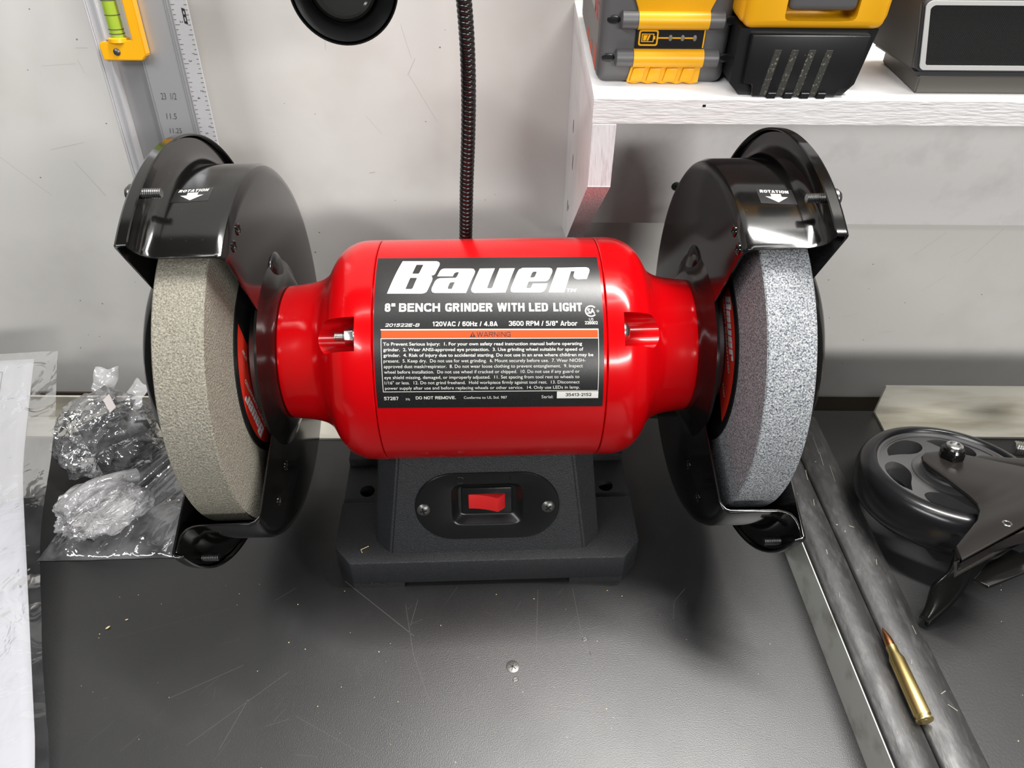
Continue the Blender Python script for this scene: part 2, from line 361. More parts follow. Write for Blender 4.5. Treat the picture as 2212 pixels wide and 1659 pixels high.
def glyph(ch, w, H, t):
    """centre lines of a plain sans capital: list of (points, closed)"""
    h = t / 2; L, Rr, B, T, Mm = h, w - h, h, H - h, H * .52; r = min(w, H) * .36; x = H * .73; X = x - h
    up = _rnd([(L, Mm), (Rr - .02 * w, Mm), (Rr - .02 * w, T), (L, T)], r * .75); lo = _rnd([(L, B), (Rr, B), (Rr, Mm), (L, Mm)], r * .75); st = [(L, 0), (L, H)]
    C_ = _rnd([(Rr, T - .2 * H), (Rr, T), (L, T), (L, B), (Rr, B), (Rr, B + .2 * H)], r)
    O_ = (_rnd([(L, B), (Rr, B), (Rr, T), (L, T)], r, True), True)
    o = lambda *p: [(list(q), False) for q in p]
    return {'I': lambda: o([(w / 2, 0), (w / 2, H)]), 'L': lambda: o(st, [(L, B), (w, B)]), 'T': lambda: o([(0, T), (w, T)], [(w / 2, T), (w / 2, 0)]),
        'E': lambda: o(st, [(L, T), (w, T)], [(L, B), (w, B)], [(L, Mm), (w * .92, Mm)]), 'H': lambda: o(st, [(Rr, 0), (Rr, H)], [(L, Mm), (Rr, Mm)]),
        'N': lambda: o(st, [(Rr, 0), (Rr, H)], [(L + h * .1, H - h * .3), (Rr - h * .1, h * .3)]), 'D': lambda: o(st, _rnd([(L, B), (Rr, B), (Rr, T), (L, T)], r)),
        'B': lambda: o(st, up, lo), 'P': lambda: o(st, up), 'R': lambda: o(st, up, [(w * .5, Mm), (Rr, 0)]), 'C': lambda: o(C_), 'G': lambda: o(C_[:-1] + [(Rr, B + .2 * H), (Rr, Mm - h)], [(w * .52, Mm - h), (w, Mm - h)]),
        'O': lambda: [O_], '0': lambda: [O_], 'U': lambda: o(_rnd([(L, H), (L, B), (Rr, B), (Rr, H)], r)), 'S': lambda: o(_rnd([(Rr, T - .17 * H), (Rr, T), (L, T), (L, Mm), (Rr, Mm), (Rr, B), (L, B), (L, B + .17 * H)], r * .7)),
        '8': lambda: [(_rnd([(L + .03 * w, Mm), (Rr - .03 * w, Mm), (Rr - .03 * w, T), (L + .03 * w, T)], r * .8, True), True), (_rnd([(L, B), (Rr, B), (Rr, Mm), (L, Mm)], r * .8, True), True)],
        'W': lambda: o([(h * .6, H), (w * .27, 0)], [(w * .27, 0), (w * .5, H)], [(w * .5, H), (w * .73, 0)], [(w * .73, 0), (w - h * .6, H)]), 'V': lambda: o([(h * .7, H), (w / 2, 0)], [(w / 2, 0), (w - h * .7, H)]),
        'A': lambda: o([(h * .7, 0), (w / 2, H)], [(w / 2, H), (w - h * .7, 0)], [(w * .2, H * .26), (w * .8, H * .26)]), 'M': lambda: o(st, [(Rr, 0), (Rr, H)], [(L, H - h * .3), (w / 2, .12 * H)], [(w / 2, .12 * H), (Rr, H - h * .3)]),
        '"': lambda: o([(w * .26, H), (w * .26, H * .62)], [(w * .74, H), (w * .74, H * .62)]), '1': lambda: o([(w * .62, 0), (w * .62, H)], [(w * .62, H - h), (w * .08, H * .72)]), '/': lambda: o([(h * .5, 0), (w - h * .5, H)]),
        '2': lambda: o(_rnd([(L, T - .17 * H), (L, T), (Rr, T), (Rr, Mm), (L, B)], r * .8) + [(L, B), (w, B)]), '3': lambda: o(_rnd([(L, T - .15 * H), (L, T), (Rr, T), (Rr, Mm), (w * .4, Mm)], r * .7), _rnd([(w * .4, Mm), (Rr, Mm), (Rr, B), (L, B), (L, B + .15 * H)], r * .7)),
        '4': lambda: o([(w * .72, 0), (w * .72, H)], [(w * .72, H - h * .4), (h * .5, H * .28)], [(0, H * .28), (w, H * .28)]), '5': lambda: o(_rnd([(L, B + .13 * H), (L, B), (Rr, B), (Rr, Mm + .06 * H), (L + h * .4, Mm + .06 * H)], r * .8), [(L + h * .2, Mm), (L + h * .4, T)], [(L + h * .2, T), (w * .96, T)]),
        '6': lambda: o(_rnd([(Rr, T - .1 * H), (Rr, T), (L, T), (L, B), (Rr, B), (Rr, Mm + .06 * H), (L, Mm + .06 * H)], r * .8)), '9': lambda: o(_rnd([(L, B + .1 * H), (L, B), (Rr, B), (Rr, T), (L, T), (L, Mm - .06 * H), (Rr, Mm - .06 * H)], r * .8)), '7': lambda: o([(0, T), (Rr, T)], [(Rr, T), (w * .35, 0)]),
        'X': lambda: o([(h * .6, 0), (w - h * .6, H)], [(h * .6, H), (w - h * .6, 0)]), 'F': lambda: o(st, [(L, T), (w, T)], [(L, Mm), (w * .9, Mm)]),
        '.': lambda: o([(w / 2, 0), (w / 2, t)]), '-': lambda: o([(w * .1, H * .4), (w * .9, H * .4)]), 'z': lambda: o([(0, X), (w, X)], [(w - h, X), (h, B)], [(0, B), (w, B)]), 'r': lambda: o([(L, 0), (L, x)], _rnd([(L, x * .6), (L, X), (w, X)], r * .5)),
        'b': lambda: o(st, _rnd([(L, B), (Rr, B), (Rr, X), (L, X)], r * .8)), 'o': lambda: [(_rnd([(L, B), (Rr, B), (Rr, X), (L, X)], r * .8, True), True)]}[ch]()
def put_caps(bm, s, u0, u1, v, H, t, fn, shear=0.0, cut=0.0):
    """plain sans capitals drawn as strokes t thick"""
    gap = t * .5 / H + .04; tot = sum((.42 if c == ' ' else GW[c]) + gap for c in s) - gap
    k = (u1 - u0) / tot; x = u0; out = NB()
    for c in s:
        w = (.42 if c == ' ' else GW[c]) * k
        if c != ' ':
            for pts, closed in glyph(c, w, H, t):
                P = [Vector(p) for p in pts]; n = len(P); Lf, Rt = [], []
                for i in range(n):
                    a = P[i - 1] if (closed or i) else None; b = P[(i + 1) % n] if (closed or i < n - 1) else None
                    d1 = (P[i] - a).normalized() if a is not None and (P[i] - a).length > 1e-6 else None; d2 = (b - P[i]).normalized() if b is not None and (b - P[i]).length > 1e-6 else None
                    d1 = d1 if d1 is not None else d2; d2 = d2 if d2 is not None else d1
                    n1 = Vector((-d1.y, d1.x)); n2 = Vector((-d2.y, d2.x)); m = n1 + n2
                    if m.length < 1e-3: m = n1
                    m.normalize(); q = t / 2 / max(m.dot(n1), .45)
                    Lf.append(P[i] + m * q); Rt.append(P[i] - m * q)
                A = [out.verts.new((x + p.x + shear * p.y, v + p.y, 0)) for p in Lf]; Bv = [out.verts.new((x + p.x + shear * p.y, v + p.y, 0)) for p in Rt]
                for i in range(n if closed else n - 1):
                    j = (i + 1) % n
                    try: out.faces.new((A[i], Bv[i], Bv[j], A[j]))
                    except ValueError: pass
        x += w + gap * k
    flat_map(bm, out, fn, cut)
def rect(u0, u1, v0, v1): return [(u0, v0), (u1, v0), (u1, v1), (u0, v1)]
def seg_poly(p, q, w):
    d = Vector((q[0] - p[0], q[1] - p[1])); d.normalize(); nx = Vector((-d.y, d.x)) * w / 2
    return [(p[0] - nx.x, p[1] - nx.y), (q[0] - nx.x, q[1] - nx.y), (q[0] + nx.x, q[1] + nx.y), (p[0] + nx.x, p[1] + nx.y)]

def screw_bm(r, h, n=24, cross=True):
    """pan head, axis X (head towards +x), foot at x=0"""
    bm = NB(); lathe(bm, [(0, 0), (0, r), (h * .35, r), (h * .75, r * .75), (h, r * .3), (h, 0)], n)
    return bm
def cross_bm(r, h):
    bm = NB()
    box(bm, h * .70, h + .12, -r * .5, r * .5, -r * .1, r * .1); box(bm, h * .70, h + .13, -r * .1, r * .1, -r * .5, r * .5)
    return bm
def hexbolt(bm, af, h, m): prism(bm, ngon(6, af / 2 / math.cos(R(30))), 0, h, m, bev=.3)
def thread_prof(x0, x1, r, p=1.0):
    out = [(x0, 0)]; x = x0
    while x < x1 - 1e-6: out += [(x, r * .84), (x + p * .5, r)]; x += p
    out += [(x1, r * .84), (x1, 0)]; return out

# ================================================================== SETTING
WY = 205.0
bm = NB(); box(bm, -1400, 1500, WY, WY + 16, -72, 1100); struct(obj('wall_back', bm, 'wall'))
bm = NB(); box(bm, -1400, 1500, WY - 2, WY + 16, -ZB, -72); struct(obj('trim_1', bm, 'brown'))
bm = NB(); box(bm, -1400, 1500, -1600, WY + 16, -ZB - 30, -ZB); struct(obj('floor', bm, 'floor'))

# ------------------------------------------------------------------ workbench
wb = thing('workbench', 'black topped workbench with a raised double bar dividing its two tops', 'workbench')
tilt = -R(3.0)
def div(a, y): return 217.3 + a + (-39.2 - y) * .0525     # x of a line of the divider, a mm right of the grey face
YB, YF = 98.0, -520.0
bm = NB(); prism(bm, [(-820, YF), (div(1, YF), YF), (div(1, YB), YB), (-820, YB)], -32, 0)
lab(obj('bench_top', bm, 'bench', wb), 'wide black top under the grinder')
bm = NB(); prism(bm, [(div(50, YF), YF), (900, YF), (900, 84), (div(50, 84), 84)], -32, 24)
lab(obj('bench_top', bm, 'bench_r', wb), 'higher black top right of the bars')
bm = NB(); prism(bm, [(div(0, YF), YF), (div(.7, YF), YF), (div(.7, 74), 74), (div(0, 74), 74)], 0, 29.8)
lab(obj('edge_strip', bm, 'grey_strip', wb), 'upright grey strip beside the left bar')
bm = NB(); prism(bm, [(div(.8, YF), YF), (div(3.4, YF), YF), (div(3.4, 73), 73), (div(.8, 73), 73)], 0, 26); obj('gap_shade_strip', bm, 'dark_gap', wb)  # dark filler that paints the shaded gap between grey strip and left bar
def bar(a0, a1):
    w = a1 - a0; pts = [(0, 0), (0, 24.6)]
    for i in range(5): t = R(180 - 20 * i); pts.append((2.4 + 2.4 * math.cos(t), 25.0 + 2.4 * math.sin(t)))
    for i in range(1, 12): c_ = -1 + i / 6; pts.append((w / 2 + c_ * (w / 2 - 2.2), 30 - 2.4 * c_ * c_))
    for i in range(5): t = R(80 - 20 * i); pts.append((w - 2.4 + 2.4 * math.cos(t), 25.0 + 2.4 * math.sin(t)))
    pts += [(w, 24.6), (w, 0)]
    b = NB(); L0 = [b.verts.new((div(a0 + u, YF), YF, z)) for u, z in pts]; L1 = [b.verts.new((div(a0 + u, 73), 73, z)) for u, z in pts]
    b.faces.new(L0); b.faces.new(L1)
    for i in range(len(pts)): j = (i + 1) % len(pts); b.faces.new((L0[i], L0[j], L1[j], L1[i]))
    return fixn(b)
obj('divider_bar', bar(3.5, 27.2), 'bar', wb, 40)
obj('divider_bar', bar(27.6, 54.5), 'bar', wb, 40)
bm = NB()
for (a, y, l, ang, w) in ((30, -36, 9, 8, 1.0), (38, -38, 7, -12, .8), (33, -43, 5, 30, .6), (20, -20, 6, 70, .5), (24, 5, 10, 75, .5), (40, 18, 14, 80, .4), (44, -70, 5, 60, .4), (36, -140, 8, 50, .5), (45, -158, 7, 15, .5), (46, -164, 9, -25, .5), (14, -62, 4, 75, .6), (10, -95, 5, 60, .3), (48, -120, 6, 95, .4), (41, 30, 18, 86, .3), (43, 2, 16, 84, .3), (31, 45, 5, 20, .7), (35, 22, 6, 15, .6)):
    u = (a - 27.6) / 26.9 if a > 27.4 else (a - 3.5) / 23.7; c_ = 2 * u - 1
    zt = 30 - 2.4 * c_ * c_ * 1.2 + .14
    put_poly(bm, seg_poly((div(a, y), y), (div(a, y) + l * math.cos(R(ang)) * .5, y + l * math.sin(R(ang))), w), lambda p, q, zt=zt: Vector((p, q, zt)))
o = obj('scrape_mark', bm, 'scrape', wb); o['kind'] = 'stuff'
for x in (-760, 840):
    for y in (-480, 40): bm = NB(); box(bm, x - 30, x + 30, y - 30, y + 30, -ZB, -32); obj('leg', bm, 'brown', wb)
for (x, y, r) in ((20.8, -127.7, 4.2), (22.8, -136.3, 1.8), (68.2, -108.6, 1.8)):
    bm = NB(); lathe(bm, [(-3, 0), (-3, r), (.12, r), (.35, r * .8), (.35, 0)], 20, m=frame_of((x, y, 0), (0, 0, 1)))
    s = obj('bench_screw', bm, 'black_screw', wb, 30)
    bm = NB()
    for k in range(3 if r > 3 else 1):
        a = R(20 + 60 * k); prism(bm, seg_poly((x - r * .7 * math.cos(a), y - r * .7 * math.sin(a)), (x + r * .7 * math.cos(a), y + r * .7 * math.sin(a)), .5), .36, .45)
    o = obj('cross_slot', bm, 'dusty', s)
# fine scratches in the laminate (real hairline marks, flush with the top)
bm = NB()
def hair(pts, w, z=.03):
    for p, q in zip(pts, pts[1:]): put_poly(bm, seg_poly(p, q, w), lambda a, b: Vector((a, b, z)))
for pts, w in (([(-96, -66), (-44, -107)], .45), ([(-52, -84), (-43, -120), (-30, -150)], .3), ([(-44, -80), (-47, -100)], .3), ([(62, -70), (66, -104), (78, -140)], .35), ([(38, -72), (36, -118)], .3),
               ([(40, -108), (85, -98), (118, -84)], .25), ([(140, -70), (131, -80), (128, -94)], .35), ([(66, -112), (78, -128), (83, -133)], .7), ([(46, -150), (60, -149)], .3), ([(100, -110), (160, -128)], .22),
               ([(-190, -150), (-150, -128)], .3), ([(-170, -178), (-120, -132)], .25), ([(-240, -110), (-170, -88)], .22), ([(-150, -180), (-141, -150)], .3), ([(-60, -160), (0, -186)], .22), ([(5, -150), (110, -160)], .18), ([(150, -160), (205, -190)], .2), ([(-110, -160), (-60, -185)], .2)):
    hair(pts, w)
for _ in range(60):
    x, y = random.uniform(-240, 210), random.uniform(-215, -75); a = random.uniform(.2, 1.2) if random.random() < .7 else random.uniform(0, 3.1); l = random.uniform(2, 16)
    hair([(x, y), (x + l * math.cos(a), y + l * math.sin(a))], random.uniform(.08, .2))
o = obj('scratch_mark', bm, 'scratch', wb); o['kind'] = 'stuff'
bm = NB()
for (x, y, s, zz) in ((-246, -103, 9, 0), (-236, -97, 6, 0), (-155, -69, 2, 0), (-140, -132, 2.2, 0), (-178, -70, 1.2, 0), (-95, -74, 2.4, 0), (86, -72, 3, 0), (-200, -140, 1.3, 0), (0, -140, 1.2, 0), (-60, -125, 1.2, 0), (150, -155, 1.6, 0), (120, -90, 1.2, 0)):
    t = NB(); bmesh.ops.create_icosphere(t, subdivisions=1, radius=s * .14); a = random.uniform(0, 3)
    xform(t, Matrix.Translation((x, y, zz + s * .1)) @ Matrix.Rotation(a, 4, 'Z') @ Matrix.Diagonal((1.4, .6, .4, 1))); merge(bm, t)
for _ in range(150):
    x, y = random.uniform(-250, 410), random.uniform(-215, 60)
    zz = 0 if x < 215 else 24
    if 205 < x < 295: continue
    if x < 215 and y > -75: continue
    t = NB(); bmesh.ops.create_icosphere(t, subdivisions=1, radius=random.uniform(.15, .42)); xform(t, Matrix.Translation((x, y, zz + .1))); merge(bm, t)
o = obj('wood_dust', bm, 'chip'); o['kind'] = 'stuff'; tag(o, 'scattered crumbs of pale sawdust on the black bench tops', 'dust')

# ------------------------------------------------------------------ aluminium angles along the back of the bench
def angle_bar(x0, x1, yf, z0, leg, t=1.8):
    bm = NB(); prism(bm, [(yf, z0), (yf - leg, z0), (yf - leg, z0 + t), (yf - t, z0 + t), (yf - t, z0 + leg), (yf, z0 + leg)], x0, x1, basis((0, 0, 0), (0, 1, 0), (0, 0, 1), (1, 0, 0)))
    return fixn(bm)
o = obj('aluminium_angle', angle_bar(-640, 30, 95, .1, 25), 'alu'); tag(o, 'dull aluminium angle on the bench edge behind the left grinding wheel', 'metal angle')
o = obj('aluminium_angle', angle_bar(317, 640, 83, 24.1, 29.5), 'alu'); tag(o, 'dull aluminium angle lying behind the black caster wheel', 'metal angle')

# ================================================================== BENCH GRINDER
AX = 156.0
g = thing('bench_grinder', 'red bench grinder with black wheel guards and black cast base', 'bench grinder', (4.6, .2, 0), .041)
C0 = -3.4
# --- cast base
bm = NB()
fp = [(-92.5, -67.7), (92.5, -67.7), (104, -54), (104, -15), (-104, -15), (-104, -54)]
def shift(poly, dx): return [(p[0] + dx, p[1]) for p in poly]
prism(bm, shift(fp, C0), 4.2, 28, bev=1.2)
prism(bm, shift([(-92.5, -67.7), (-58, -67.7), (-55, -40), (-104, -40), (-104, -54)], C0), 0, 5)
prism(bm, shift([(56, -67.7), (92.5, -67.7), (104, -54), (104, -40), (56, -40)], C0), 0, 5)
bp_ = [(-104, 24), (104, 24), (104, 54), (92.5, 67.7), (-92.5, 67.7), (-104, 54)]
prism(bm, shift(bp_, C0), 0, 31, bev=1.2)
lugs = NB()
box(lugs, C0 - 104, C0 + 104, -16, 25, 2, 23.5)
cuts = []
for sx in (-1, 1):
    c = NB(); lathe(c, [(-30, 0), (-30, 5.4), (40, 5.4), (40, 0)], 28, m=frame_of((C0 + sx * 88, -1, 0), (0, 0, 1))); cuts.append(c)
merge(bm, boolean(lugs, cuts))
base = obj('base', bm, 'cast', g, 35)
for sx in (-1, 1):
    bm = NB(); lathe(bm, [(1, 0), (1, 5.3), (2, 5.3), (2, 0)], 24, m=frame_of((C0 + sx * 88, -1, 0), (0, 0, 1))); obj('bolt_hole', bm, 'dark_gap', base)
# --- pedestal with the sloping switch face
th = R(72); UY = Vector((0, math.cos(th), math.sin(th))); NF = Vector((0, -math.sin(th), math.cos(th)))
FO = Vector((C0, -60, 28))
def fpt(x, s, d=0): return FO + Vector((x, 0, 0)) + UY * s + NF * d
t = NB()
rows = []
for z, hw, hs in ((26, 65.6, 77), (28, 65.4, 76.5), (112, 54.0, 68)):
    yf = -60 + (z - 28) / math.tan(th)
    rows.append([t.verts.new((C0 + x, y, z)) for x, y in ((-hw, yf), (hw, yf), (hs, yf + 11), (hs * .97, 50), (-hs * .97, 50), (-hs, yf + 11))])
for A, B in zip(rows, rows[1:]):
    for i in range(6): t.faces.new((A[i], A[(i + 1) % 6], B[(i + 1) % 6], B[i]))
t.faces.new(rows[0]); t.faces.new(rows[-1]); fixn(t)
bmesh.ops.bevel(t, geom=[e for e in t.edges if e.calc_face_angle(0) > .3 and max(v.co.z for v in e.verts) > 27], offset=1.3, segments=2, affect='EDGES')
c1 = NB(); box(c1, -24.2, 25.2, 21.6, 55, -9, 4); xform(c1, basis(FO, (1, 0, 0), UY, NF))
c2 = NB(); lathe(c2, [(-90, 0), (-90, 66.9), (90, 66.9), (90, 0)], 90, m=Matrix.Translation((0, 0, AX)))
obj('pedestal', boolean(t, [c1, c2]), 'cast', g, 35)
# --- switch plate: oval, with a pressed recess
FM = basis(FO, (1, 0, 0), UY, NF)
bm = NB()
def ring_pts(fun, n=64): return [fun(2 * math.pi * i / n) for i in range(n)]
def stad(a, w=94.6, h=50.4, cx=.4, cy=36.5):
    r = h / 2; c, s = math.cos(a), math.sin(a); k = w / 2 - r
    if abs(s) * k > abs(c) * 0 and abs(c / max(abs(s), 1e-9)) * r <= k: return (cx + c / abs(s) * r, cy + r * (1 if s > 0 else -1))
    sg = 1 if c > 0 else -1
    A_ = 1.0; B_ = -2 * k * abs(c); C_ = k * k - r * r; tt = (-B_ + math.sqrt(B_ * B_ - 4 * A_ * C_)) / 2
    return (cx + tt * c, cy + tt * s)
def rre(a, x0, x1, y0, y1, r):
    cx, cy = (x0 + x1) / 2, (y0 + y1) / 2; hx, hy = (x1 - x0) / 2, (y1 - y0) / 2; p = 7.0
    c, s = math.cos(a), math.sin(a); tt = (abs(c / hx) ** p + abs(s / hy) ** p) ** (-1 / p); return (cx + tt * c, cy + tt * s)
loops = [([stad(2 * math.pi * i / 96) for i in range(96)], 0.0), ([stad(2 * math.pi * i / 96) for i in range(96)], 1.2), ([stad(2 * math.pi * i / 96, 93.6, 49.4) for i in range(96)], 1.7)]
for (x0, x1, y0, y1, d) in ((-23.8, 24.8, 22.0, 54.6, 1.7), (-23.0, 24.0, 22.8, 53.8, 1.4), (-22.4, 23.4, 23.5, 53.2, .6), (-19.0, 19.6, 26.6, 50.6, -3.4), (-18.2, 18.8, 27.3, 49.9, -3.9)):
    loops.append(([rre(2 * math.pi * i / 96, x0, x1, y0, y1, 3) for i in range(96)], d))
prev = None
for pts, d in loops:
    cur = [bm.verts.new((p[0], p[1], d)) for p in pts]
    if prev:
        for i in range(96): bm.faces.new((prev[i], prev[(i + 1) % 96], cur[(i + 1) % 96], cur[i]))
    prev = cur
bm.faces.new(prev); fixn(bm); xform(bm, FM)
plate = obj('switch_plate', bm, 'satin_black', g, 40)
bm = NB(); lathe(bm, [(a[0], a[1]) for a in [(1.6 + .5 * math.sin(2 * math.pi * i / 8), 2.3 + .5 * math.cos(2 * math.pi * i / 8)) for i in range(8)]], 24, closed=True, m=FM @ frame_of((-16.7, 57.0, 0), (0, 0, 1)))
obj('off_mark', bm, 'satin_black', plate, 60)
bm = NB(); t = NB(); box(t, 15.4, 16.2, 56.4, 60.6, 1.4, 2.3, .25); merge(bm, t, FM); obj('on_mark', bm, 'satin_black', plate, 60)
for sx, sc in ((-41.4, 35.6), (40.2, 35.8)):
    bm = screw_bm(4.4, 2.6); xform(bm, FM @ frame_of((sx, sc, 1.6), (0, 0, 1))); s = obj('plate_screw', bm, 'black_screw', plate, 40)
    bm = cross_bm(4.4, 2.6); xform(bm, FM @ frame_of((sx, sc, 1.6), (0, 0, 1)) @ Matrix.Rotation(R(12 if sx < 0 else 40), 4, 'X'))
    obj('cross_slot', bm, 'dark_gap', plate)
# rocker switch
bm = NB(); t = NB(); box(t, -16.3, 16.4, 28.6, 48.3, -4.2, -2.4, .6); merge(bm, t, FM)
sw = lab(obj('power_switch', bm, 'satin_black', g, 40), 'black rocker switch with a red key')
prof = [(-12, -3.4), (-12, -1.6)] + [(-12 + 19.2 * i / 10, -1.6 + 5.0 * (i / 10) ** 2.0) for i in range(1, 11)] + [(12.1, -1.6), (12.1, -3.4)]
bm = NB(); prism(bm, prof, 33.2, 43.8, FM @ basis((0, 0, 0), (1, 0, 0), (0, 0, 1), (0, 1, 0)), bev=.35); fixn(bm)
lab(obj('rocker', bm, 'rocker', sw, 30), 'red rocker key tipped to the left')
bm = NB(); lathe(bm, [(-2.7, 0), (-2.7, .85), (-2.5, .85), (-2.5, 0)], 16, m=FM @ frame_of((14.2, 39.6, 0), (0, 0, 1))); obj('white_dot', bm, 'white_print', sw)
# chip of straw lying on the base
bm = NB(); tube(bm, [(-87, -60, 28.5), (-82, -57.4, 28.9)], .25, 6); tube(bm, [(-87, -60, 28.5), (-85.6, -62.6, 28.5)], .25, 6)
o = obj('wood_splinter', bm, 'chip', loc=(4.6, .2, ZB)); tag(o, 'tiny bent yellow splinter on the left corner of the grinder base', 'splinter')

# --- motor
A0 = Matrix.Translation((0, 0, AX))
bm = NB(); lathe(bm, [(-61.6, 60), (-62.0, 66.6), (-61.4, 67.2), (63.0, 67.2), (63.6, 66.6), (63.2, 60)], 192, m=A0)
motor = lab(obj('motor_housing', bm, 'red', g, 35), 'glossy red drum of the motor')
EP = [(0, 60), (0, 66.7), (.5, 67.2), (8, 67.1), (13.5, 66.3), (19, 64.0), (23, 61.0), (26, 57.2), (28.6, 52.6), (31, 48.9), (34, 46.0), (38, 43.8), (44, 42.2), (52, 41.1), (57.2, 40.6), (58, 39.8), (58, 30)]
EPs = []
for i in range(len(EP)): EPs.append(EP[i])
for sx, x0 in ((-1, -62.3), (1, 63.9)):
    t = NB(); sm = [EP[0], EP[1]] + [(p.x, p.y) for p in spline([(a, b, 0) for a, b in EP[2:-3]], 4)] + EP[-3:] + [(58, 20), (0, 20)]
    lathe(t, [(x0 + sx * a, r) for a, r in sm], 144, closed=True)
    c = NB(); rr = 9.2
    poly = [(-rr, 0)] + [(rr * math.cos(R(180 + 180 * i / 20)), rr * math.sin(R(180 + 180 * i / 20))) for i in range(1, 20)] + [(rr, 0), (rr + .2, 30), (-rr - .2, 30)]
    ang = R(47.0); nr = Vector((0, -math.cos(ang), math.sin(ang))); tg = Vector((0, -math.sin(ang), -math.cos(ang)))
    ctr = nr * 56.5
    prism(c, poly, x0 + sx * 9.2, x0 + sx * 60, basis(ctr, tg, nr, (1, 0, 0)))
    fixn(c)
    t = boolean(t, [c])
    bell = lab(obj('end_bell', xform(t, A0), 'red', g, 30), 'glossy red %s end bell of the motor' % ('left' if sx < 0 else 'right'))
    o0 = A0 @ Vector((x0 + sx * 9.2, ctr.y + nr.y * 1.0, ctr.z + nr.z * 1.0))
    fm = frame_of(o0, (sx, 0, 0))
    if sx < 0:
        bm = NB(); lathe(bm, [(0, 0), (0, 6.2), (.9, 6.2), (1.6, 5.2), (1.6, 0)], 32, m=fm); prism(bm, ngon(6, 5.2, 15), 1.2, 6.2, fm @ basis((0, 0, 0), (0, 1, 0), (0, 0, 1), (1, 0, 0)), bev=.35)
        nut = lab(obj('flange_nut', bm, 'steel', bell, 35), 'zinc flange nut')
        bm = NB(); lathe(bm, thread_prof(6, 11.5, 2.6, .9), 20, m=fm); lab(obj('threaded_stud', bm, 'steel', bell, 35), 'zinc stud end')
    else:
        bm = NB(); lathe(bm, [(0, 0), (0, 5.9), (1.2, 5.9), (3.2, 4.6), (4.4, 2.4), (4.7, 0)], 32, m=fm); lab(obj('dome_screw', bm, 'steel', bell, 40), 'zinc domed screw head')
    bm = NB(); lathe(bm, [(x0 + sx * 56, 0), (x0 + sx * 56, 38.6), (x0 + sx * 62, 38.6), (x0 + sx * 62, 0)], 64, m=A0); obj('collar_gap_shade', bm, 'dark_gap', g)  # dark cylinder filling the collar gap, its black stands for the shade there

# --- warning label wrapped on the drum
LR = 67.32
def cyl(u, v, r=LR):
    a = (v - .0155 * u) / 67.5
    return Vector((u, -r * math.cos(a), AX + r * math.sin(a)))
def on(lift): return lambda u, v: cyl(u, v, LR + lift)
bm = NB(); N1, N2 = 2, 60
rows = [[bm.verts.new(cyl(-60.9 + 122.6 * i / N1, 12.6 + (104.0 - 12.6) * j / N2)) for i in range(N1 + 1)] for j in range(N2 + 1)]
for j in range(N2):
    for i in range(N1): bm.faces.new((rows[j][i], rows[j][i + 1], rows[j + 1][i + 1], rows[j + 1][i]))
label = lab(obj('warning_label', bm, 'label_black', g, 60), 'black printed label with white lettering and an orange bar')
W_ = NB(); f = on(.06)
LB=[(-46.91,100.95),(-28.02,100.76),(-26.68,99.84),(-26.26,98.54),(-26.43,96.77),(-28.52,90.51),(-29.29,89.42),(-30.72,88.91),(-30.15,87.93),(-29.93,86.68),(-30.31,85.05),(-32.26,79.60),(-33.02,77.93),(-34.27,77.20),(-35.69,76.91),(-54.25,76.98)]
LB1=[(-39.09,97.63),(-35.30,97.60),(-37.20,91.23),(-37.81,90.48),(-41.11,90.50)]
LB2=[(-42.07,87.45),(-38.34,87.43),(-40.50,80.58),(-41.27,79.83),(-44.43,79.84)]
LA=[(-27.45,88.43),(-26.00,92.50),(-25.07,93.88),(-23.63,94.43),(-9.10,94.33),(-7.48,93.99),(-6.68,92.15),(-6.92,90.59),(-11.71,77.22),(-28.44,77.29),(-29.87,77.73),(-30.45,79.03),(-30.22,80.54),(-28.56,85.04),(-27.47,86.46),(-25.89,87.15),(-17.43,87.32),(-16.73,88.07),(-15.60,91.09),(-15.79,91.45),(-17.14,91.45),(-18.10,90.66),(-18.94,88.38)]
LA1=[(-19.95,84.19),(-17.73,84.38),(-19.45,79.85),(-21.51,79.86),(-21.58,80.69),(-20.74,83.40)]
LU=[(-4.09,94.29),(4.25,94.37),(-0.16,80.98),(-0.26,80.53),(0.21,80.15),(1.79,80.14),(2.60,80.78),(6.84,94.35),(15.26,94.39),(9.60,77.40),(-7.12,77.20),(-8.54,77.83),(-9.00,79.32),(-8.67,80.83)]
LE=[(19.49,94.64),(34.41,94.62),(35.66,93.92),(35.94,92.32),(35.61,90.77),(33.90,86.55),(32.86,85.14),(31.39,84.66),(22.42,84.51),(21.17,81.27),(21.07,80.44),(21.60,80.13),(23.03,80.20),(23.63,80.69),(24.66,83.19),(32.82,83.23),(31.44,79.53),(30.25,78.05),(28.47,77.40),(14.04,77.45),(12.62,77.94),(12.41,79.23),(12.70,80.55),(16.43,91.11),(17.49,93.35)]
LE1=[(25.66,91.72),(27.17,91.62),(27.06,90.82),(25.94,87.83),(24.95,87.30),(23.35,87.31),(24.64,90.84)]
LRr=[(38.69,94.59),(54.59,94.95),(56.14,94.24),(56.48,92.64),(56.17,91.09),(54.38,86.16),(49.28,85.94),(47.73,86.69),(47.15,88.35),(48.14,91.80),(46.20,91.90),(41.51,77.46),(33.02,77.49)]
LOGO = ((LB, (LB1, LB2)), (LA, (LA1,)), (LU, ()), (LE, (LE1,)), (LRr, ()))
for outer, holes in LOGO: put_poly(W_, outer, f, holes, cut=1.5)
put_text(W_, 'TM', 42.9, 48.3, 77.7, 2.1, f, .02, .3)
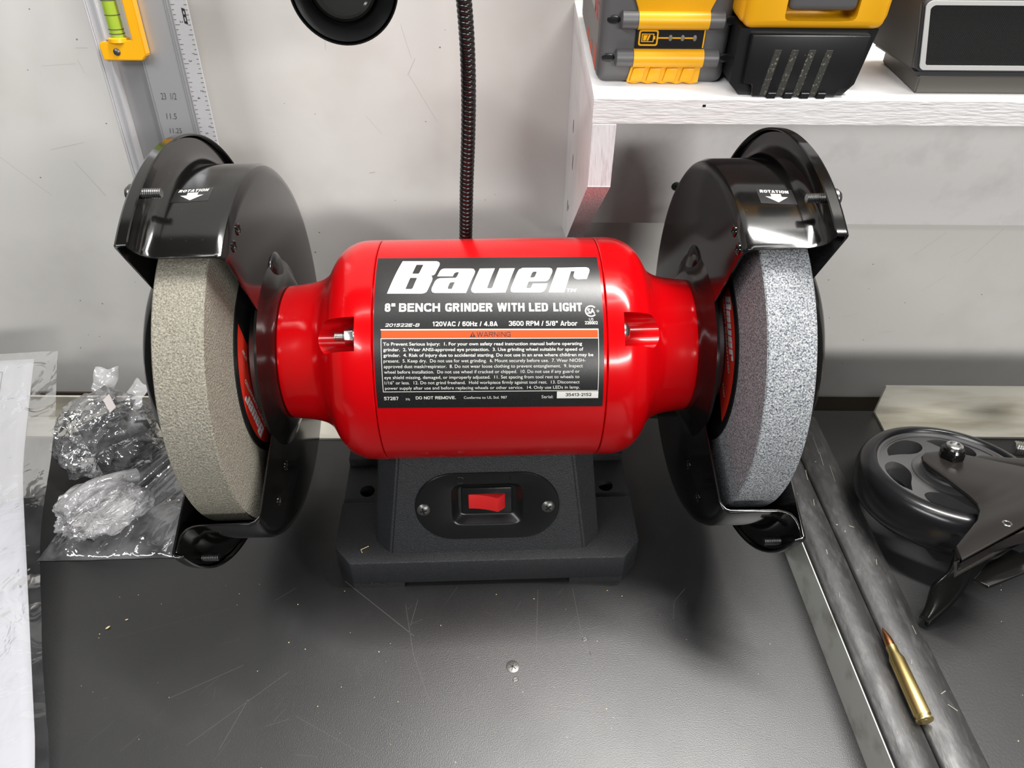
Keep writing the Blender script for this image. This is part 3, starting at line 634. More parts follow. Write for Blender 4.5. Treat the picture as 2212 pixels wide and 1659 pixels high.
for s, b in (('8"', (-55.2, -49.6)), ('BENCH', (-47.6, -25.7)), ('GRINDER', (-22.9, 2.4)), ('WITH', (5.1, 19.6)), ('LED', (22.0, 32.2)), ('LIGHT', (35.1, 50.6))):
    put_caps(W_, s, b[0], b[1], 66.2, 4.9, 1.08, f, cut=1.6)
put_caps(W_, '201522E-B', -55.1, -37.0, 57.9, 1.75, .36, f, .35)
put_caps(W_, '120VAC / 60Hz / 4.8A', -29.7, 4.9, 58.1, 2.55, .5, f)
put_caps(W_, '3600 RPM / 5/8" Arbor', 10.9, 47.6, 58.2, 2.65, .5, f)
# certification mark: an open ring with letters inside
ring = [(55.3 + 3.3 * math.cos(R(a)), 66.3 + 3.3 * math.sin(R(a))) for a in range(42, 319, 12)] + [(55.3 + 2.55 * math.cos(R(a)), 66.3 + 2.55 * math.sin(R(a))) for a in range(318, 41, -12)]
put_poly(W_, ring, f)
put_text(W_, 'SA', 53.3, 57.4, 64.8, 3.0, f, .03)
cr = [(59.0 + .62 * math.cos(R(a)), 66.3 + .62 * math.sin(R(a))) for a in range(0, 360, 24)]; put_poly(W_, cr, f, [[(59.0 + .42 * math.cos(R(a)), 66.3 + .42 * math.sin(R(a))) for a in range(0, 360, 24)]])
put_text(W_, 'US', 54.0, 56.4, 61.0, 1.4, f); put_caps(W_, '226002', 51.7, 58.6, 58.9, 1.75, .32, f)
# frame round the warning text
for q in (rect(-57.3, 58.9, 55.9, 56.6), rect(-57.3, 58.9, 51.3, 51.65), rect(-57.3, -57.0, 22.5, 51.4), rect(58.6, 58.9, 22.5, 51.4), rect(-57.3, 58.9, 22.3, 22.65), rect(58.55, 58.9, 51.4, 56.6)): put_poly(W_, q, f, cut=2)
TX = [('To Prevent Serious Injury:  1. For your own safety read instruction manual before operating', 49.9, .016), ('grinder.  2. Wear ANSI-approved eye protection.  3. Use grinding wheel suitable for speed of', 50.5, .016),
      ('grinder.  4. Risk of injury due to accidental starting. Do not use in an area where children may be', 55.9, .016), ('present.  5. Keep dry.  Do not use for wet grinding.  6. Mount securely before use.  7. Wear NIOSH-', 51.7, 0),
      ('approved dust mask/respirator.  8. Do not wear loose clothing to prevent entanglement.  9. Inspect', 50.2, 0), ('wheel before installation.  Do not use wheel if cracked or chipped.  10. Do not use if any guard or', 48.5, 0),
      ('eye shield missing, damaged, or improperly adjusted.  11. Set spacing from tool rest to wheels to', 48.4, 0), ('1/16" or less.  12. Do not grind freehand.  Hold workpiece firmly against tool rest.  13. Disconnect', 48.6, 0),
      ('power supply after use and before replacing wheels or other service.  14. Only use LEDs in lamp.', 48.7, 0)]
for i, (s, u1, b) in enumerate(TX): put_text(W_, s, -56.1, u1, 47.75 - 3.0 * i, 1.72, f, b)
put_caps(W_, '57287', -57.1, -49.3, 17.55, 2.0, .36, f); put_text(W_, '20j', -45.6, -43.3, 17.5, 1.1, f); put_caps(W_, 'DO NOT REMOVE.', -40, -18.3, 17.9, 1.8, .34, f)
put_text(W_, 'Conforms to UL Std. 987', -14.1, 9.3, 18.0, 1.55, f); put_text(W_, 'Serial:', 28.1, 34.4, 18.1, 1.75, f)
obj('lettering', W_, 'white_print', label)
bm = NB(); put_poly(bm, rect(-57.0, 58.6, 51.6, 55.95), on(.05), cut=2); obj('warning_band', bm, 'orange_print', label)
bm = NB(); put_poly(bm, rect(36.4, 59.0, 18.0, 22.1), on(.12), cut=2); lab(obj('serial_sticker', bm, 'white_print', label), 'small white serial number sticker')
bm = NB(); put_poly(bm, [(-10.1, 52.2), (-6.8, 52.2), (-8.45, 55.1)], on(.12), [[(-8.65, 52.6), (-8.25, 52.6), (-8.25, 54.2), (-8.65, 54.2)]]); obj('warning_triangle', bm, 'black_print', label)
bm = NB(); put_caps(bm, 'WARNING', -6.3, 11.8, 52.3, 2.65, .42, on(.12)); obj('warning_word', bm, 'black_print', label); bm = NB(); put_caps(bm, '35413-2152', 41.2, 55.2, 19.3, 1.85, .33, on(.2)); obj('serial_number', bm, 'black_print', label)

# --- wheel guards, wheels, shafts
HOUS = [(126, 57), (126, 105), (126.5, 108.5), (128, 110.7), (131, 112), (158, 112), (161.5, 112.5), (164.3, 114), (166.2, 117), (166.8, 120.5), (166.8, 126.4), (167.8, 126.4), (167.8, 120), (167.1, 116.4), (165.0, 113.2), (161.8, 111.5), (158, 111.0), (131.3, 111.0), (128.8, 109.9), (127.4, 107.9), (127.0, 105), (127.0, 57)]
BOSS = [(120.3, 36), (120.3, 43), (121.0, 45.8), (122.4, 49), (124.2, 52.5), (125.5, 55.5), (126, 57.02), (127.5, 57.02), (126.9, 55), (125.6, 52), (123.8, 48.3), (122.4, 45.2), (121.8, 43), (121.8, 36)]
COV = [(170.5, 66), (170.5, 125.5), (170.1, 127.6), (168.8, 128.6), (164.2, 128.8), (163.7, 128.2), (164.2, 127.4), (168.2, 127.2), (169.5, 126.3), (169.5, 66)]
DOME = [(169, 66.1), (170.5, 66.1), (174, 66.3), (179, 65.6), (183, 63.2), (185.6, 59), (186.6, 54), (186.8, 0), (185.3, 0), (185.1, 54), (184, 58.5), (182, 61.8), (178.5, 64), (174, 64.8), (169, 64.8)]
OPEN_A, OPEN_B = 63.5, 360 - 16.8
for sx in (-1, 1):
    side = 'left' if sx < 0 else 'right'
    mir = A0 @ Matrix.Diagonal((sx, 1, 1, 1))
    bm = NB(); lathe(bm, HOUS, 170, OPEN_A, OPEN_B, closed=True, m=mir, capbev=.42); lathe(bm, BOSS, 120, closed=True, m=mir); fixn(bm)
    guard = lab(obj('wheel_guard', bm, 'black_gloss', g, 32), 'glossy black drum shaped guard round the %s wheel' % side)
    # pressed rib above the boss
    t = NB(); bmesh.ops.create_uvsphere(t, u_segments=32, v_segments=16, radius=1)
    a = R(116 if sx > 0 else 113); rdir = Vector((0, -math.cos(a), math.sin(a))); tdir = Vector((0, math.sin(a), math.cos(a)))
    xform(t, mir @ basis(Vector((126.2, 0, 0)) + rdir * 47, (1, 0, 0), rdir, tdir) @ Matrix.Diagonal((4.0, 15, 14, 1))); fixn(t)
    bm = NB(); merge(bm, t); obj('pressed_rib', bm, 'black_gloss', guard, 60)
    # small screws set in the guard's inner face
    hs = ((72.5, 104), (66.3, 104), (-54, 77), (-41, 95)) if sx > 0 else ((77, 102), (70.4, 102.5), (-46, 70), (-36, 91))
    for ha, hr in hs:
        a = R(ha); p = Vector((126, -hr * math.cos(a), hr * math.sin(a)))
        bm = NB(); lathe(bm, [(0, 1.6), (.5, 1.9), (.8, 2.5), (.4, 3.1), (-.6, 3.2), (-.6, 1.6)], 24, closed=True, m=mir @ frame_of(p, (-1, 0, 0))); fixn(bm)
        ins = obj('threaded_insert', bm, 'black_gloss', guard, 50)
        bm = NB(); lathe(bm, [(-.4, 0), (-.4, 1.7), (.1, 1.7), (.1, 0)], 20, m=mir @ frame_of(p, (-1, 0, 0))); fixn(bm); obj('insert_bore', bm, 'dark_gap', guard)
    # rotation sticker on the band
    BRR = 112.12; sa = 81.3 if sx > 0 else 85.3
    uc = 149.0
    def bandfn(lift, uc=uc, sx=sx, sa=sa):
        def fn(u, v):
            a = R(sa) + (v - sx * .09 * u) / BRR; r = BRR + lift
            return Vector((sx * uc + u, -r * math.cos(a), AX + r * math.sin(a)))
        return fn
    bm = NB(); put_poly(bm, rect(-9.2, 9.2, -6.2, 6.2), bandfn(0), cut=1.6)
    stk = lab(obj('rotation_sticker', bm, 'label_black', guard), 'black sticker with a white arrow and the word rotation')
    bm = NB(); put_caps(bm, 'ROTATION', -7.6, 7.0, 2.6, 2.5, .6, bandfn(.06), .12)
    put_poly(bm, [(-2.6, 1.8), (2.6, 1.8), (2.6, -.6), (5.7, -.6), (0, -5.0), (-5.7, -.6), (-2.6, -.6)], bandfn(.06), cut=1.6)
    obj('rotation_arrow', bm, 'white_print', stk)
    # outer cover
    bm = NB(); lathe(bm, COV, 170, OPEN_A - 1.5, OPEN_B - .8, closed=True, m=mir, capbev=.4); lathe(bm, DOME, 96, closed=True, m=mir); fixn(bm)
    cov = lab(obj('guard_cover', bm, 'black_gloss', g, 32), 'glossy black round outer cover of the %s guard' % side)
    for ca in ((74.5, -31.0, 170.0) if sx > 0 else (79.0, -33.5, 170.0)):
        a = R(ca); rr = 122.3; p = Vector((0, -rr * math.cos(a), rr * math.sin(a)))
        bm = NB(); lathe(bm, thread_prof(157.5, 167.5, 2.5, 1.0), 18, m=mir @ Matrix.Translation(p)); lathe(bm, [(170.5, 0), (170.5, 4.6), (172, 4.6), (174, 3), (174.4, 0)], 24, m=mir @ Matrix.Translation(p)); fixn(bm)
        lab(obj('cover_screw', bm, 'dark_steel', cov, 35), 'dark threaded cover screw')
    # grinding wheel
    bm = NB(); lathe(bm, [(137.4, 9), (137.4, 100.9), (138.1, 101.6), (161.9, 101.6), (162.6, 100.9), (162.6, 9)], 200, closed=True, m=mir); fixn(bm)
    wheel = lab(obj('grinding_wheel', bm, 'wheel_warm' if sx < 0 else 'wheel_cool', g, 40), 'warm grey fine grit wheel' if sx < 0 else 'speckled blue grey coarse grit wheel')
    bm = NB(); lathe(bm, [(136.7, 10), (136.7, 60), (137.38, 60), (137.38, 10)], 96, closed=True, m=mir); fixn(bm)
    blot = lab(obj('wheel_label', bm, 'label_black', wheel, 40), 'round black and red paper label')
    nx = Vector((-.98, -.19)) if sx < 0 else Vector((-.64, .766)); nx.normalize()      # (y, z) towards the middle of the red field
    up3 = Vector((0, nx.x, nx.y)); rt3 = up3.cross(Vector((sx, 0, 0))) * -1 if False else Vector((0, 0, 0))
    view = Vector((sx, 0, 0)); rt3 = view.cross(up3)
    org = Vector((sx * 136.6, 0, AX))
    fn = planefn(org, rt3, up3, .08)
    d0 = 21.5; h0 = math.acos(d0 / 55.3)
    seg = [(55.3 * math.sin(-h0 + 2 * h0 * i / 40), 55.3 * math.cos(-h0 + 2 * h0 * i / 40)) for i in range(41)]
    bm = NB(); put_poly(bm, seg, fn); obj('red_field', bm, 'red_print', blot)
    fn = planefn(org, rt3, up3, .18)
    bm = NB()
    for outer, holes in LOGO:
        mp = lambda p: ((p[0] - 1) * 38.5 / 110.0, 43.4 + (p[1] - 77) * 8.6 / 24.0)
        put_poly(bm, [mp(p) for p in outer], fn, [[mp(p) for p in hh] for hh in holes])
    put_text(bm, 'QUALITY GUARANTEED', -21, 25, 39.2, 2.3, fn, .015); put_text(bm, '57287', 29, 37.5, 28, 2.2, fn, .015); put_text(bm, '5/8"', -4, 5, 34, 2.6, fn, .01)
    put_text(bm, '8"', 26, 33, 15, 4.5, fn, .03)
    obj('lettering', bm, 'silver_print', blot)
    bm = NB(); lathe(bm, [(130.4, 8), (130.4, 40), (131.4, 42), (134.6, 42), (136.5, 39.5), (136.5, 8)], 72, closed=True, m=mir); fixn(bm); lab(obj('clamp_flange', bm, 'dark_steel', wheel, 35), 'dark steel clamping washer')
    bm = NB(); lathe(bm, [(114, 0), (114, 8), (180, 8), (180, 0)], 32, m=mir); fixn(bm); lab(obj('shaft', bm, 'steel', g, 35), 'steel wheel shaft')
    bm = NB(); lathe(bm, [(162.7, 8), (162.7, 40), (167, 38), (167, 8)], 48, closed=True, m=mir); fixn(bm); obj('clamp_flange', bm, 'dark_steel', wheel, 35)
    prism(bm := NB(), ngon(6, 14), 167, 178, mir @ basis((0, 0, 0), (0, 1, 0), (0, 0, 1), (1, 0, 0))); fixn(bm); obj('shaft_nut', bm, 'dark_steel', g)

# --- flexible lamp on the back of the grinder (points given in grinder space: x shifted by -4.6, turned by -.041)
def gl(p):
    v = Vector((p[0] - 4.6, p[1] - .2, p[2])); return Matrix.Rotation(-.041, 3, 'Z') @ v
LH = Vector((-54.0, -10, 363.4)); CP = Vector((19.2, -361, 450.3)); LD = (CP - LH).normalized(); LD = (LD + Vector((.02, 0, -.03))).normalized()
back = LH - LD * 52
path = [(-13.5, 78, 172), (-12.4, 78, 191), (-10.6, 78, 227), (-8.6, 78, 258), (-7.4, 78, 286), (-7.3, 78, 312), (-8.4, 77.5, 338), (-11, 76, 372), (-16, 72, 402), (-26, 66, 424), (-42, 58, 434), (-56, 53, 424), (-62, 49, 402), tuple(back + Vector((0, 3, -2)))]
sp = spline([gl(p) for p in path], 24)
# resample into conduit ridges
acc = [0.0]
for a, b in zip(sp, sp[1:]): acc.append(acc[-1] + (b - a).length)
def at_len(s):
    for i in range(len(acc) - 1):
        if acc[i + 1] >= s: k = (s - acc[i]) / max(acc[i + 1] - acc[i], 1e-9); return sp[i].lerp(sp[i + 1], k)
    return sp[-1]
pts, rad = [], []; s = 0.0; PITCH = 2.9
while s < acc[-1] - PITCH:
    for k, rr in ((0, 3.75), (.14, 4.3), (.5, 4.5), (.86, 4.3)): pts.append(at_len(s + k * PITCH)); rad.append(rr)
    s += PITCH
bm = NB(); tube(bm, pts, rad, 20); obj('gooseneck', bm, 'conduit', g, 80)
bm = NB(); lathe(bm, [(0, 0), (0, 9), (14, 9), (16, 7), (16, 0)], 32, m=Matrix.Translation(gl((-13.5, 78, 164))) @ frame_of((0, 0, 0), (0, 0, 1))); box(bm, *(lambda p: (p.x - 8, p.x + 8, 58, p.y + 4, 150, 166))(gl((-13.5, 78, 164))), 1)
obj('lamp_socket', bm, 'satin_black', g, 35)
lm = frame_of(gl(tuple(LH)), Matrix.Rotation(-.041, 3, 'Z') @ LD)
sh = [(0, 23.2), (.8, 23.6), (1.2, 23.0), (.4, 22.2), (-6, 20.5), (-14, 16.2), (-17, 13.0), (-17, 0), (-19, 0), (-19, 14), (-16, 17.6), (-8, 21.6)]
sh2 = [(0.6, 22.6), (.2, 23.3), (-1.2, 23.4), (-10, 20.6), (-22, 16.8), (-34, 12.5), (-46, 9.5), (-53, 8), (-53, 0), (-50, 0), (-46, 7), (-34, 10.5), (-22, 14.6), (-10, 18.8), (-1, 21.8)]
bm = NB(); lathe(bm, sh2, 72, m=lm); fixn(bm); lab(obj('lamp_shade', bm, 'satin_black', g, 40), 'black cone lamp shade with a rounded rim')
bm = NB(); lathe(bm, [(-16, 0), (-13.8, 4), (-14.2, 9), (-14.8, 11.4), (-13.6, 12.3), (-14.5, 13.6), (-18, 15), (-24, 0)], 48, m=lm); fixn(bm); lab(obj('lamp_lens', bm, 'lens', g, 30), 'dark round unlit lamp lens')

# ================================================================== WALL SHELF
sh = thing('wall_shelf', 'white painted plywood shelf carrying batteries and a speaker', 'shelf')
bm = NB(); box(bm, 60.9, 700, 28.6, WY - .2, 288, 302, .5); obj('shelf_board', bm, 'shelf_white', sh, 40)
bm = NB(); box(bm, 60.7, 700, 27.8, 28.7, 288.2, 301.6, .35); lab(obj('front_edge', bm, 'ply_edge', sh), 'rough layered plywood front edge')
bm = NB(); prism(bm, [(28, 288), (28, 252.5), (157, 141), (WY - .2, 124), (WY - .2, 288)], 61.2, 73.8, basis((0, 0, 0), (0, 1, 0), (0, 0, 1), (1, 0, 0))); fixn(bm)
br = lab(obj('bracket', bm, 'shelf_white', sh), 'white plywood side bracket with an angled lower end')
bm = NB(); prism(bm, [(27.5, 287.8), (27.5, 252.3), (28.3, 252.3), (28.3, 287.8)], 61.1, 73.9, basis((0, 0, 0), (0, 1, 0), (0, 0, 1), (1, 0, 0))); prism(bm, [(27.6, 252.5), (156.8, 140.8), (156.4, 140.3), (27.2, 252.0)], 61.1, 73.9, basis((0, 0, 0), (0, 1, 0), (0, 0, 1), (1, 0, 0))); fixn(bm)
obj('bracket_edge', bm, 'ply_edge_v', br)
for y, z, h in ((150, 235, 9), (138, 214, 11), (160, 168, 9), (150, 172, 4)):
    bm = NB(); prism(bm, [(y, z - h / 2), (y + 1.6, z - h * .2), (y + 1.2, z + h / 2), (y - .4, z + h * .3)], 60.95, 61.3, basis((0, 0, 0), (0, 1, 0), (0, 0, 1), (1, 0, 0))); fixn(bm); obj('grain_gap', bm, 'brown', br)
bm = NB(); box(bm, 73.9, 700, 188, WY - .2, 137.6, 287.9, .6); lab(obj('back_board', bm, 'shelf_white', sh, 40), 'white back board below the shelf')
bm = NB(); lathe(bm, [(0, 0), (0, 3.6), (.8, 3.6), (1.2, 2.6), (1.2, 0)], 24, m=frame_of((149, 188, 171), (0, -1, 0))); s = lab(obj('board_screw', bm, 'screw_green', sh, 30), 'dark green screw head')
bm = NB(); prism(bm, ngon(6, 1.2), 1.2, 1.35, frame_of((149, 188, 171), (0, -1, 0)) @ basis((0, 0, 0), (0, 1, 0), (0, 0, 1), (1, 0, 0))); fixn(bm); obj('screw_socket', bm, 'dark_gap', s)
bm = NB(); box(bm, 118.0, 119.6, 27.6, 28.2, 297.6, 298.8); fixn(bm); obj('nail_hole', bm, 'dark_gap', sh)

# ------------------------------------------------------------------ battery with grey body
b1 = thing('battery_pack', 'charcoal and yellow power tool battery with a charge gauge, left on shelf', 'battery')
bm = NB(); box(bm, 63.2, 131.4, 48, 168, 302.1, 380, 5, 4); body = lab(obj('case', bm, 'grey_plastic', b1, 40), 'charcoal case')
Yf = 48.0
XZ = basis((0, 0, 0), (1, 0, 0), (0, 0, 1), (0, -1, 0))      # polygon (x, z), extruded towards the viewer: depth d -> y = -d
def fprism(bm, poly, y_front, y_back, bev=0.0): prism(bm, poly, -y_back, -y_front, XZ, bev)
bm = NB(); fprism(bm, [(82, 336), (118, 336), (118.6, 340), (121, 346), (127, 353), (127, 380), (73, 380), (73, 353), (79, 346), (81.6, 340)], Yf - 2.4, Yf + 4, .8); lab(obj('top_panel', bm, 'yellow', b1, 40), 'yellow upper panel')
def gbar(z, xl, xr, el, er):
    bm = NB(); lathe(bm, [(xl, 0), (xl, 4.6), (xr, 4.6), (xr, 0)], 32, m=Matrix.Translation((0, Yf - 1.2, z))); o = lab(obj('guard_bar', bm, 'yellow', b1, 40), 'yellow horizontal bar with charcoal ends')
    for a, c in ((el, xl), (xr, er)):
        bm = NB(); lathe(bm, [(a, 0), (a, 3.2), (a + .8, 4.4), (c - .8, 4.4), (c, 4.4), (c, 0)] if a == el else [(a, 0), (a, 4.4), (c - .8, 4.4), (c, 3.4), (c, 0)], 28, m=Matrix.Translation((0, Yf - 1.0, z))); fixn(bm); lab(obj('bar_end', bm, 'grey_plastic', o, 40), 'charcoal rounded end')
    for x in (el - 3.4, er + 3.4):
        bm = NB(); t = NB(); bmesh.ops.create_uvsphere(t, u_segments=20, v_segments=10, radius=1); xform(t, Matrix.Translation((x, Yf, z - .3)) @ Matrix.Diagonal((3.4, .5, 2.3, 1))); merge(bm, t); obj('scoop', bm, 'black_plastic', b1, 60)
gbar(334.6, 82.2, 118.2, 73.4, 126.6); gbar(315.9, 81.6, 118.2, 72.2, 126.8)
bm = NB(); fprism(bm, rect(82.0, 118.0, 320, 331), Yf - 1.2, Yf + 3, .4); ind = lab(obj('gauge_panel', bm, 'black_plastic', b1), 'black charge gauge panel')
fn = planefn((0, Yf - 1.3, 0), (1, 0, 0), (0, 0, 1), 0); bm = NB()
put_poly(bm, rrect(83.5, 93.6, 322.0, 329.8, 1.2), fn, [rrect(84.3, 92.8, 322.8, 329.0, .8)])
put_poly(bm, rect(85.0, 91.4, 323.9, 328.0), fn, [rect(85.5, 90.9, 324.3, 327.6)]); put_poly(bm, rect(91.4, 92.1, 325.2, 326.8), fn)
put_poly(bm, [(85.9, 324.6), (87.2, 324.6), (88.2, 327.3), (85.9, 327.3)], fn); put_poly(bm, [(87.6, 324.6), (88.6, 324.6), (89.6, 327.3), (88.6, 327.3)], fn)
put_poly(bm, rect(93.6, 113.6, 325.6, 326.3), fn); put_poly(bm, rect(117.0, 117.7, 321, 330.2), fn); obj('battery_icon', bm, 'yellow', ind)
for x in (100.0, 106.3, 112.6):
    bm = NB(); t = NB(); bmesh.ops.create_uvsphere(t, u_segments=16, v_segments=8, radius=1); xform(t, Matrix.Translation((x, Yf - 1.2, 325.9)) @ Matrix.Diagonal((1.05, .5, 1.6, 1))); merge(bm, t); obj('gauge_dot', bm, 'gauge_grey', ind, 60)
poly = [(80.5, 311.6)]; 
low = []
for i in range(5):
    x0 = 79.6 + i * 7.6
    low += [(x0 + .5, 303.3), (x0 + 3.8, 302.5), (x0 + 7.0, 303.3)]
bm = NB(); fprism(bm, [(81.5, 312.5), (79.6, 303.4)] + low + [(117.8, 303.4), (118.2, 312.5)], Yf - 1.0, Yf + 3)
for i in range(4):
    x0 = 81 + i * 8.8
    fprism(bm, [(x0, 304), (x0 + 6.6, 304), (x0 + 7.8, 311), (x0 + 1.6, 311)], Yf - 2.2, Yf, .5)
lab(obj('ribbed_base', bm, 'yellow', b1, 30), 'yellow ribbed lower panel')
# printed side panel with stripes
fs = planefn((63.1, 0, 0), (0, -1, 0), (0, 0, 1), 0)
bm = NB(); put_poly(bm, [(-160, 306), (-56, 306), (-53, 309), (-53, 375), (-160, 375)], planefn((63.15, 0, 0), (0, -1, 0), (0, 0, 1), .02)); sl = lab(obj('side_label', bm, 'gauge_grey', b1), 'grey side sticker with orange stripes and lettering')
fl = planefn((63.15, 0, 0), (0, -1, 0), (0, 0, 1), .10)
for a, z0, z1 in ((-56, 306, 318), (-80, 306, 313), (-104, 306, 312), (-62, 352, 372)):
    bm = NB(); put_poly(bm, [(a - 16, z0), (a, z0), (a, z1), (a - 9, z1)], fl); obj('stripe', bm, 'orange_print', sl)
bm = NB(); put_caps(bm, 'FLEX', -112, -82, 330, 11, 2.4, fl); obj('lettering', bm, 'white_print', sl)
bm = NB(); put_caps(bm, 'VOLT', -80, -56, 330, 11, 2.4, fl); obj('red_lettering', bm, 'red_print', sl)

# ------------------------------------------------------------------ battery with black body
b2 = thing('battery_pack', 'black power tool battery with a smooth yellow top, right of the charcoal one', 'battery')
F2 = 30.0
t = NB(); fprism(t, [(137, 302.1), (191, 302.1), (196, 308), (200.0, 335), (131.5, 335), (131.2, 308)], F2 + 3, 150); 
bmesh.ops.bevel(t, geom=[e for e in t.edges if e.calc_face_angle(0) > .5], offset=2.5, segments=3, affect='EDGES'); bm = NB(); merge(bm, t)
lab(obj('case', bm, 'black_plastic', b2, 35), 'dusty black lower case')
bm = NB(); fprism(bm, [(143, 302.3), (186, 302.3), (188, 306), (193, 306.5), (196, 333), (137, 333), (137.5, 309), (142, 308.5)], F2 - .6, F2 + 8, .8); lab(obj('front_panel', bm, 'black_plastic', b2, 35), 'black front panel with slots')
for i in range(4):
    x = 149.0 + i * 8.6
    bm = NB(); fprism(bm, [(x - 2.4, 303.2), (x + 1.2, 303.2), (x + 4.2, 326), (x + .6, 326)], F2 - .9, F2, .3); obj('slot', bm, 'dusty', b2)
    bm = NB(); fprism(bm, [(x + 1.4, 301.9), (x + 6.0, 301.9), (x + 6.4, 305), (x + 1.8, 305)], F2 - 1.8, F2 + 2, .4); obj('rib', bm, 'black_plastic', b2)
t = NB(); box(t, 131.6, 201.0, F2 - 1, 150, 335.2, 385, 4.5, 4); 
cu = NB(); box(cu, 150.5, 185.6, F2 - 8, F2 + 14, 339.4, 390, 3, 3)
t = boolean(t, [cu]); lab(obj('yellow_cap', t, 'yellow', b2, 35), 'smooth yellow top half')
for x0, x1 in ((129.8, 141), (193, 203)):
    bm = NB(); box(bm, x0, x1, F2 + 2, 140, 336.5, 380, 4.5, 4); obj('cap_shoulder', bm, 'yellow', b2, 40)
bm = NB(); box(bm, 151.5, 184.6, F2 - 1.6, F2 + 12, 344, 385, 3, 4); lab(obj('release_button', bm, 'grey_plastic', b2, 40), 'grey textured release button')

# ------------------------------------------------------------------ speaker
sk = thing('speaker', 'grey desktop speaker with silver rimmed black mesh front', 'speaker')
def taper(bm, pb, pt, z0, z1, bev=0.0):
    t = NB(); n = len(pb); lo = [t.verts.new((p[0], p[1], z0)) for p in pb]; hi = [t.verts.new((p[0], p[1], z1)) for p in pt]
    t.faces.new(lo); t.faces.new(hi)
    for i in range(n): t.faces.new((lo[i], lo[(i + 1) % n], hi[(i + 1) % n], hi[i]))
    fixn(t)
    if bev: bmesh.ops.bevel(t, geom=t.edges[:], offset=bev, segments=3, affect='EDGES')
    merge(bm, t)
bm = NB(); taper(bm, [(226, 36), (420, 36), (420, 88), (224, 88), (219, 78)], [(214, 38), (420, 38), (420, 92), (208, 92), (201, 80)], 313.0, 380, 2.2); lab(obj('cabinet', bm, 'speaker', sk, 40), 'grey tapered cabinet')
bm = NB(); taper(bm, [(230.5, 36.2), (420, 36.2), (420, 84), (231, 84)], [(230, 36), (420, 36), (420, 84), (230.6, 84)], 302.1, 311.6, .8); fixn(bm); lab(obj('plinth', bm, 'speaker', sk, 40), 'grey plinth')
bm = NB(); taper(bm, [(228, 36.6), (420, 36.6), (420, 84), (229, 84)], [(227, 36.6), (420, 36.6), (420, 84), (228, 84)], 311.4, 313.4); obj('shadow_gap', bm, 'speaker_dark', sk)
def tgrid(x0b, x0t, z0, z1, r=3.0):
    out = [(420, z0), (420, z1)]
    for i in range(6): a = R(90 + 15 * i + 3); out.append((x0t + r + r * math.cos(a), z1 - r + r * math.sin(a)))
    for i in range(6): a = R(183 + 15 * i); out.append((x0b + r + r * math.cos(a), z0 + r + r * math.sin(a)))
    return out
bm = NB(); fprism(bm, tgrid(225.4, 218.2, 314.0, 349.2, 4), 34.6, 37.6, .6); obj('front_surround', bm, 'speaker_dark', sk, 40)
bm = NB()
put_poly(bm, tgrid(226.6, 219.6, 315.2, 348.0, 3.4), planefn((0, 34.2, 0), (1, 0, 0), (0, 0, 1), 0), [[(p[0] - (1 if p[0] > 419 else 0), p[1]) for p in tgrid(229.0, 222.2, 317.4, 346.0, 2.4)]])
thick(lab(obj('grille_rim', bm, 'silver_trim', sk), 'silver rim round the grille'), .8)
gm = mat('speaker_mesh', (.012, .012, .013), .6, spec=.2)
nt = gm.node_tree; tc = nt.nodes.new('ShaderNodeTexCoord'); mp_ = nt.nodes.new('ShaderNodeMapping'); mp_.inputs['Rotation'].default_value = (0, R(45), 0)
vo = nt.nodes.new('ShaderNodeTexVoronoi'); vo.inputs['Scale'].default_value = 1400; vo.inputs['Randomness'].default_value = 0
nt.links.new(tc.outputs['Object'], mp_.inputs[0]); nt.links.new(mp_.outputs[0], vo.inputs['Vector'])
rp = nt.nodes.new('ShaderNodeMapRange'); rp.inputs['From Min'].default_value = .25; rp.inputs['From Max'].default_value = .5
nt.links.new(vo.outputs['Distance'], rp.inputs['Value'])
mx = nt.nodes.new('ShaderNodeMix'); mx.data_type = 'RGBA'; mx.inputs[6].default_value = (.003, .003, .003, 1); mx.inputs[7].default_value = (.016, .0155, .0155, 1)
nt.links.new(rp.outputs[0], mx.inputs[0]); nt.links.new(mx.outputs[2], nt.nodes['Principled BSDF'].inputs['Base Color'])
bpn = nt.nodes.new('ShaderNodeBump'); bpn.inputs['Strength'].default_value = .6; bpn.inputs['Distance'].default_value = .0003; nt.links.new(rp.outputs[0], bpn.inputs['Height']); nt.links.new(bpn.outputs[0], nt.nodes['Principled BSDF'].inputs['Normal'])
bm = NB(); put_poly(bm, tgrid(228.4, 221.6, 316.8, 346.6, 2.4), planefn((0, 34.45, 0), (1, 0, 0), (0, 0, 1), 0)); obj('grille', bm, gm, sk)
bm = NB(); fn = planefn((0, 34.3, 0), (1, 0, 0), (0, 0, 1), 0)
put_poly(bm, rect(280.0, 296, 329.0, 329.6), fn); put_poly(bm, [(287.3, 329.6), (289, 329.6), (292, 333.6), (290.8, 333.6)], fn); obj('front_mark', bm, 'gauge_grey', sk)

# ================================================================== LEVEL RULE leaning on the wall
lv = thing('level_rule', 'long aluminium rule with a yellow vial holder, leaning on the white wall', 'level')
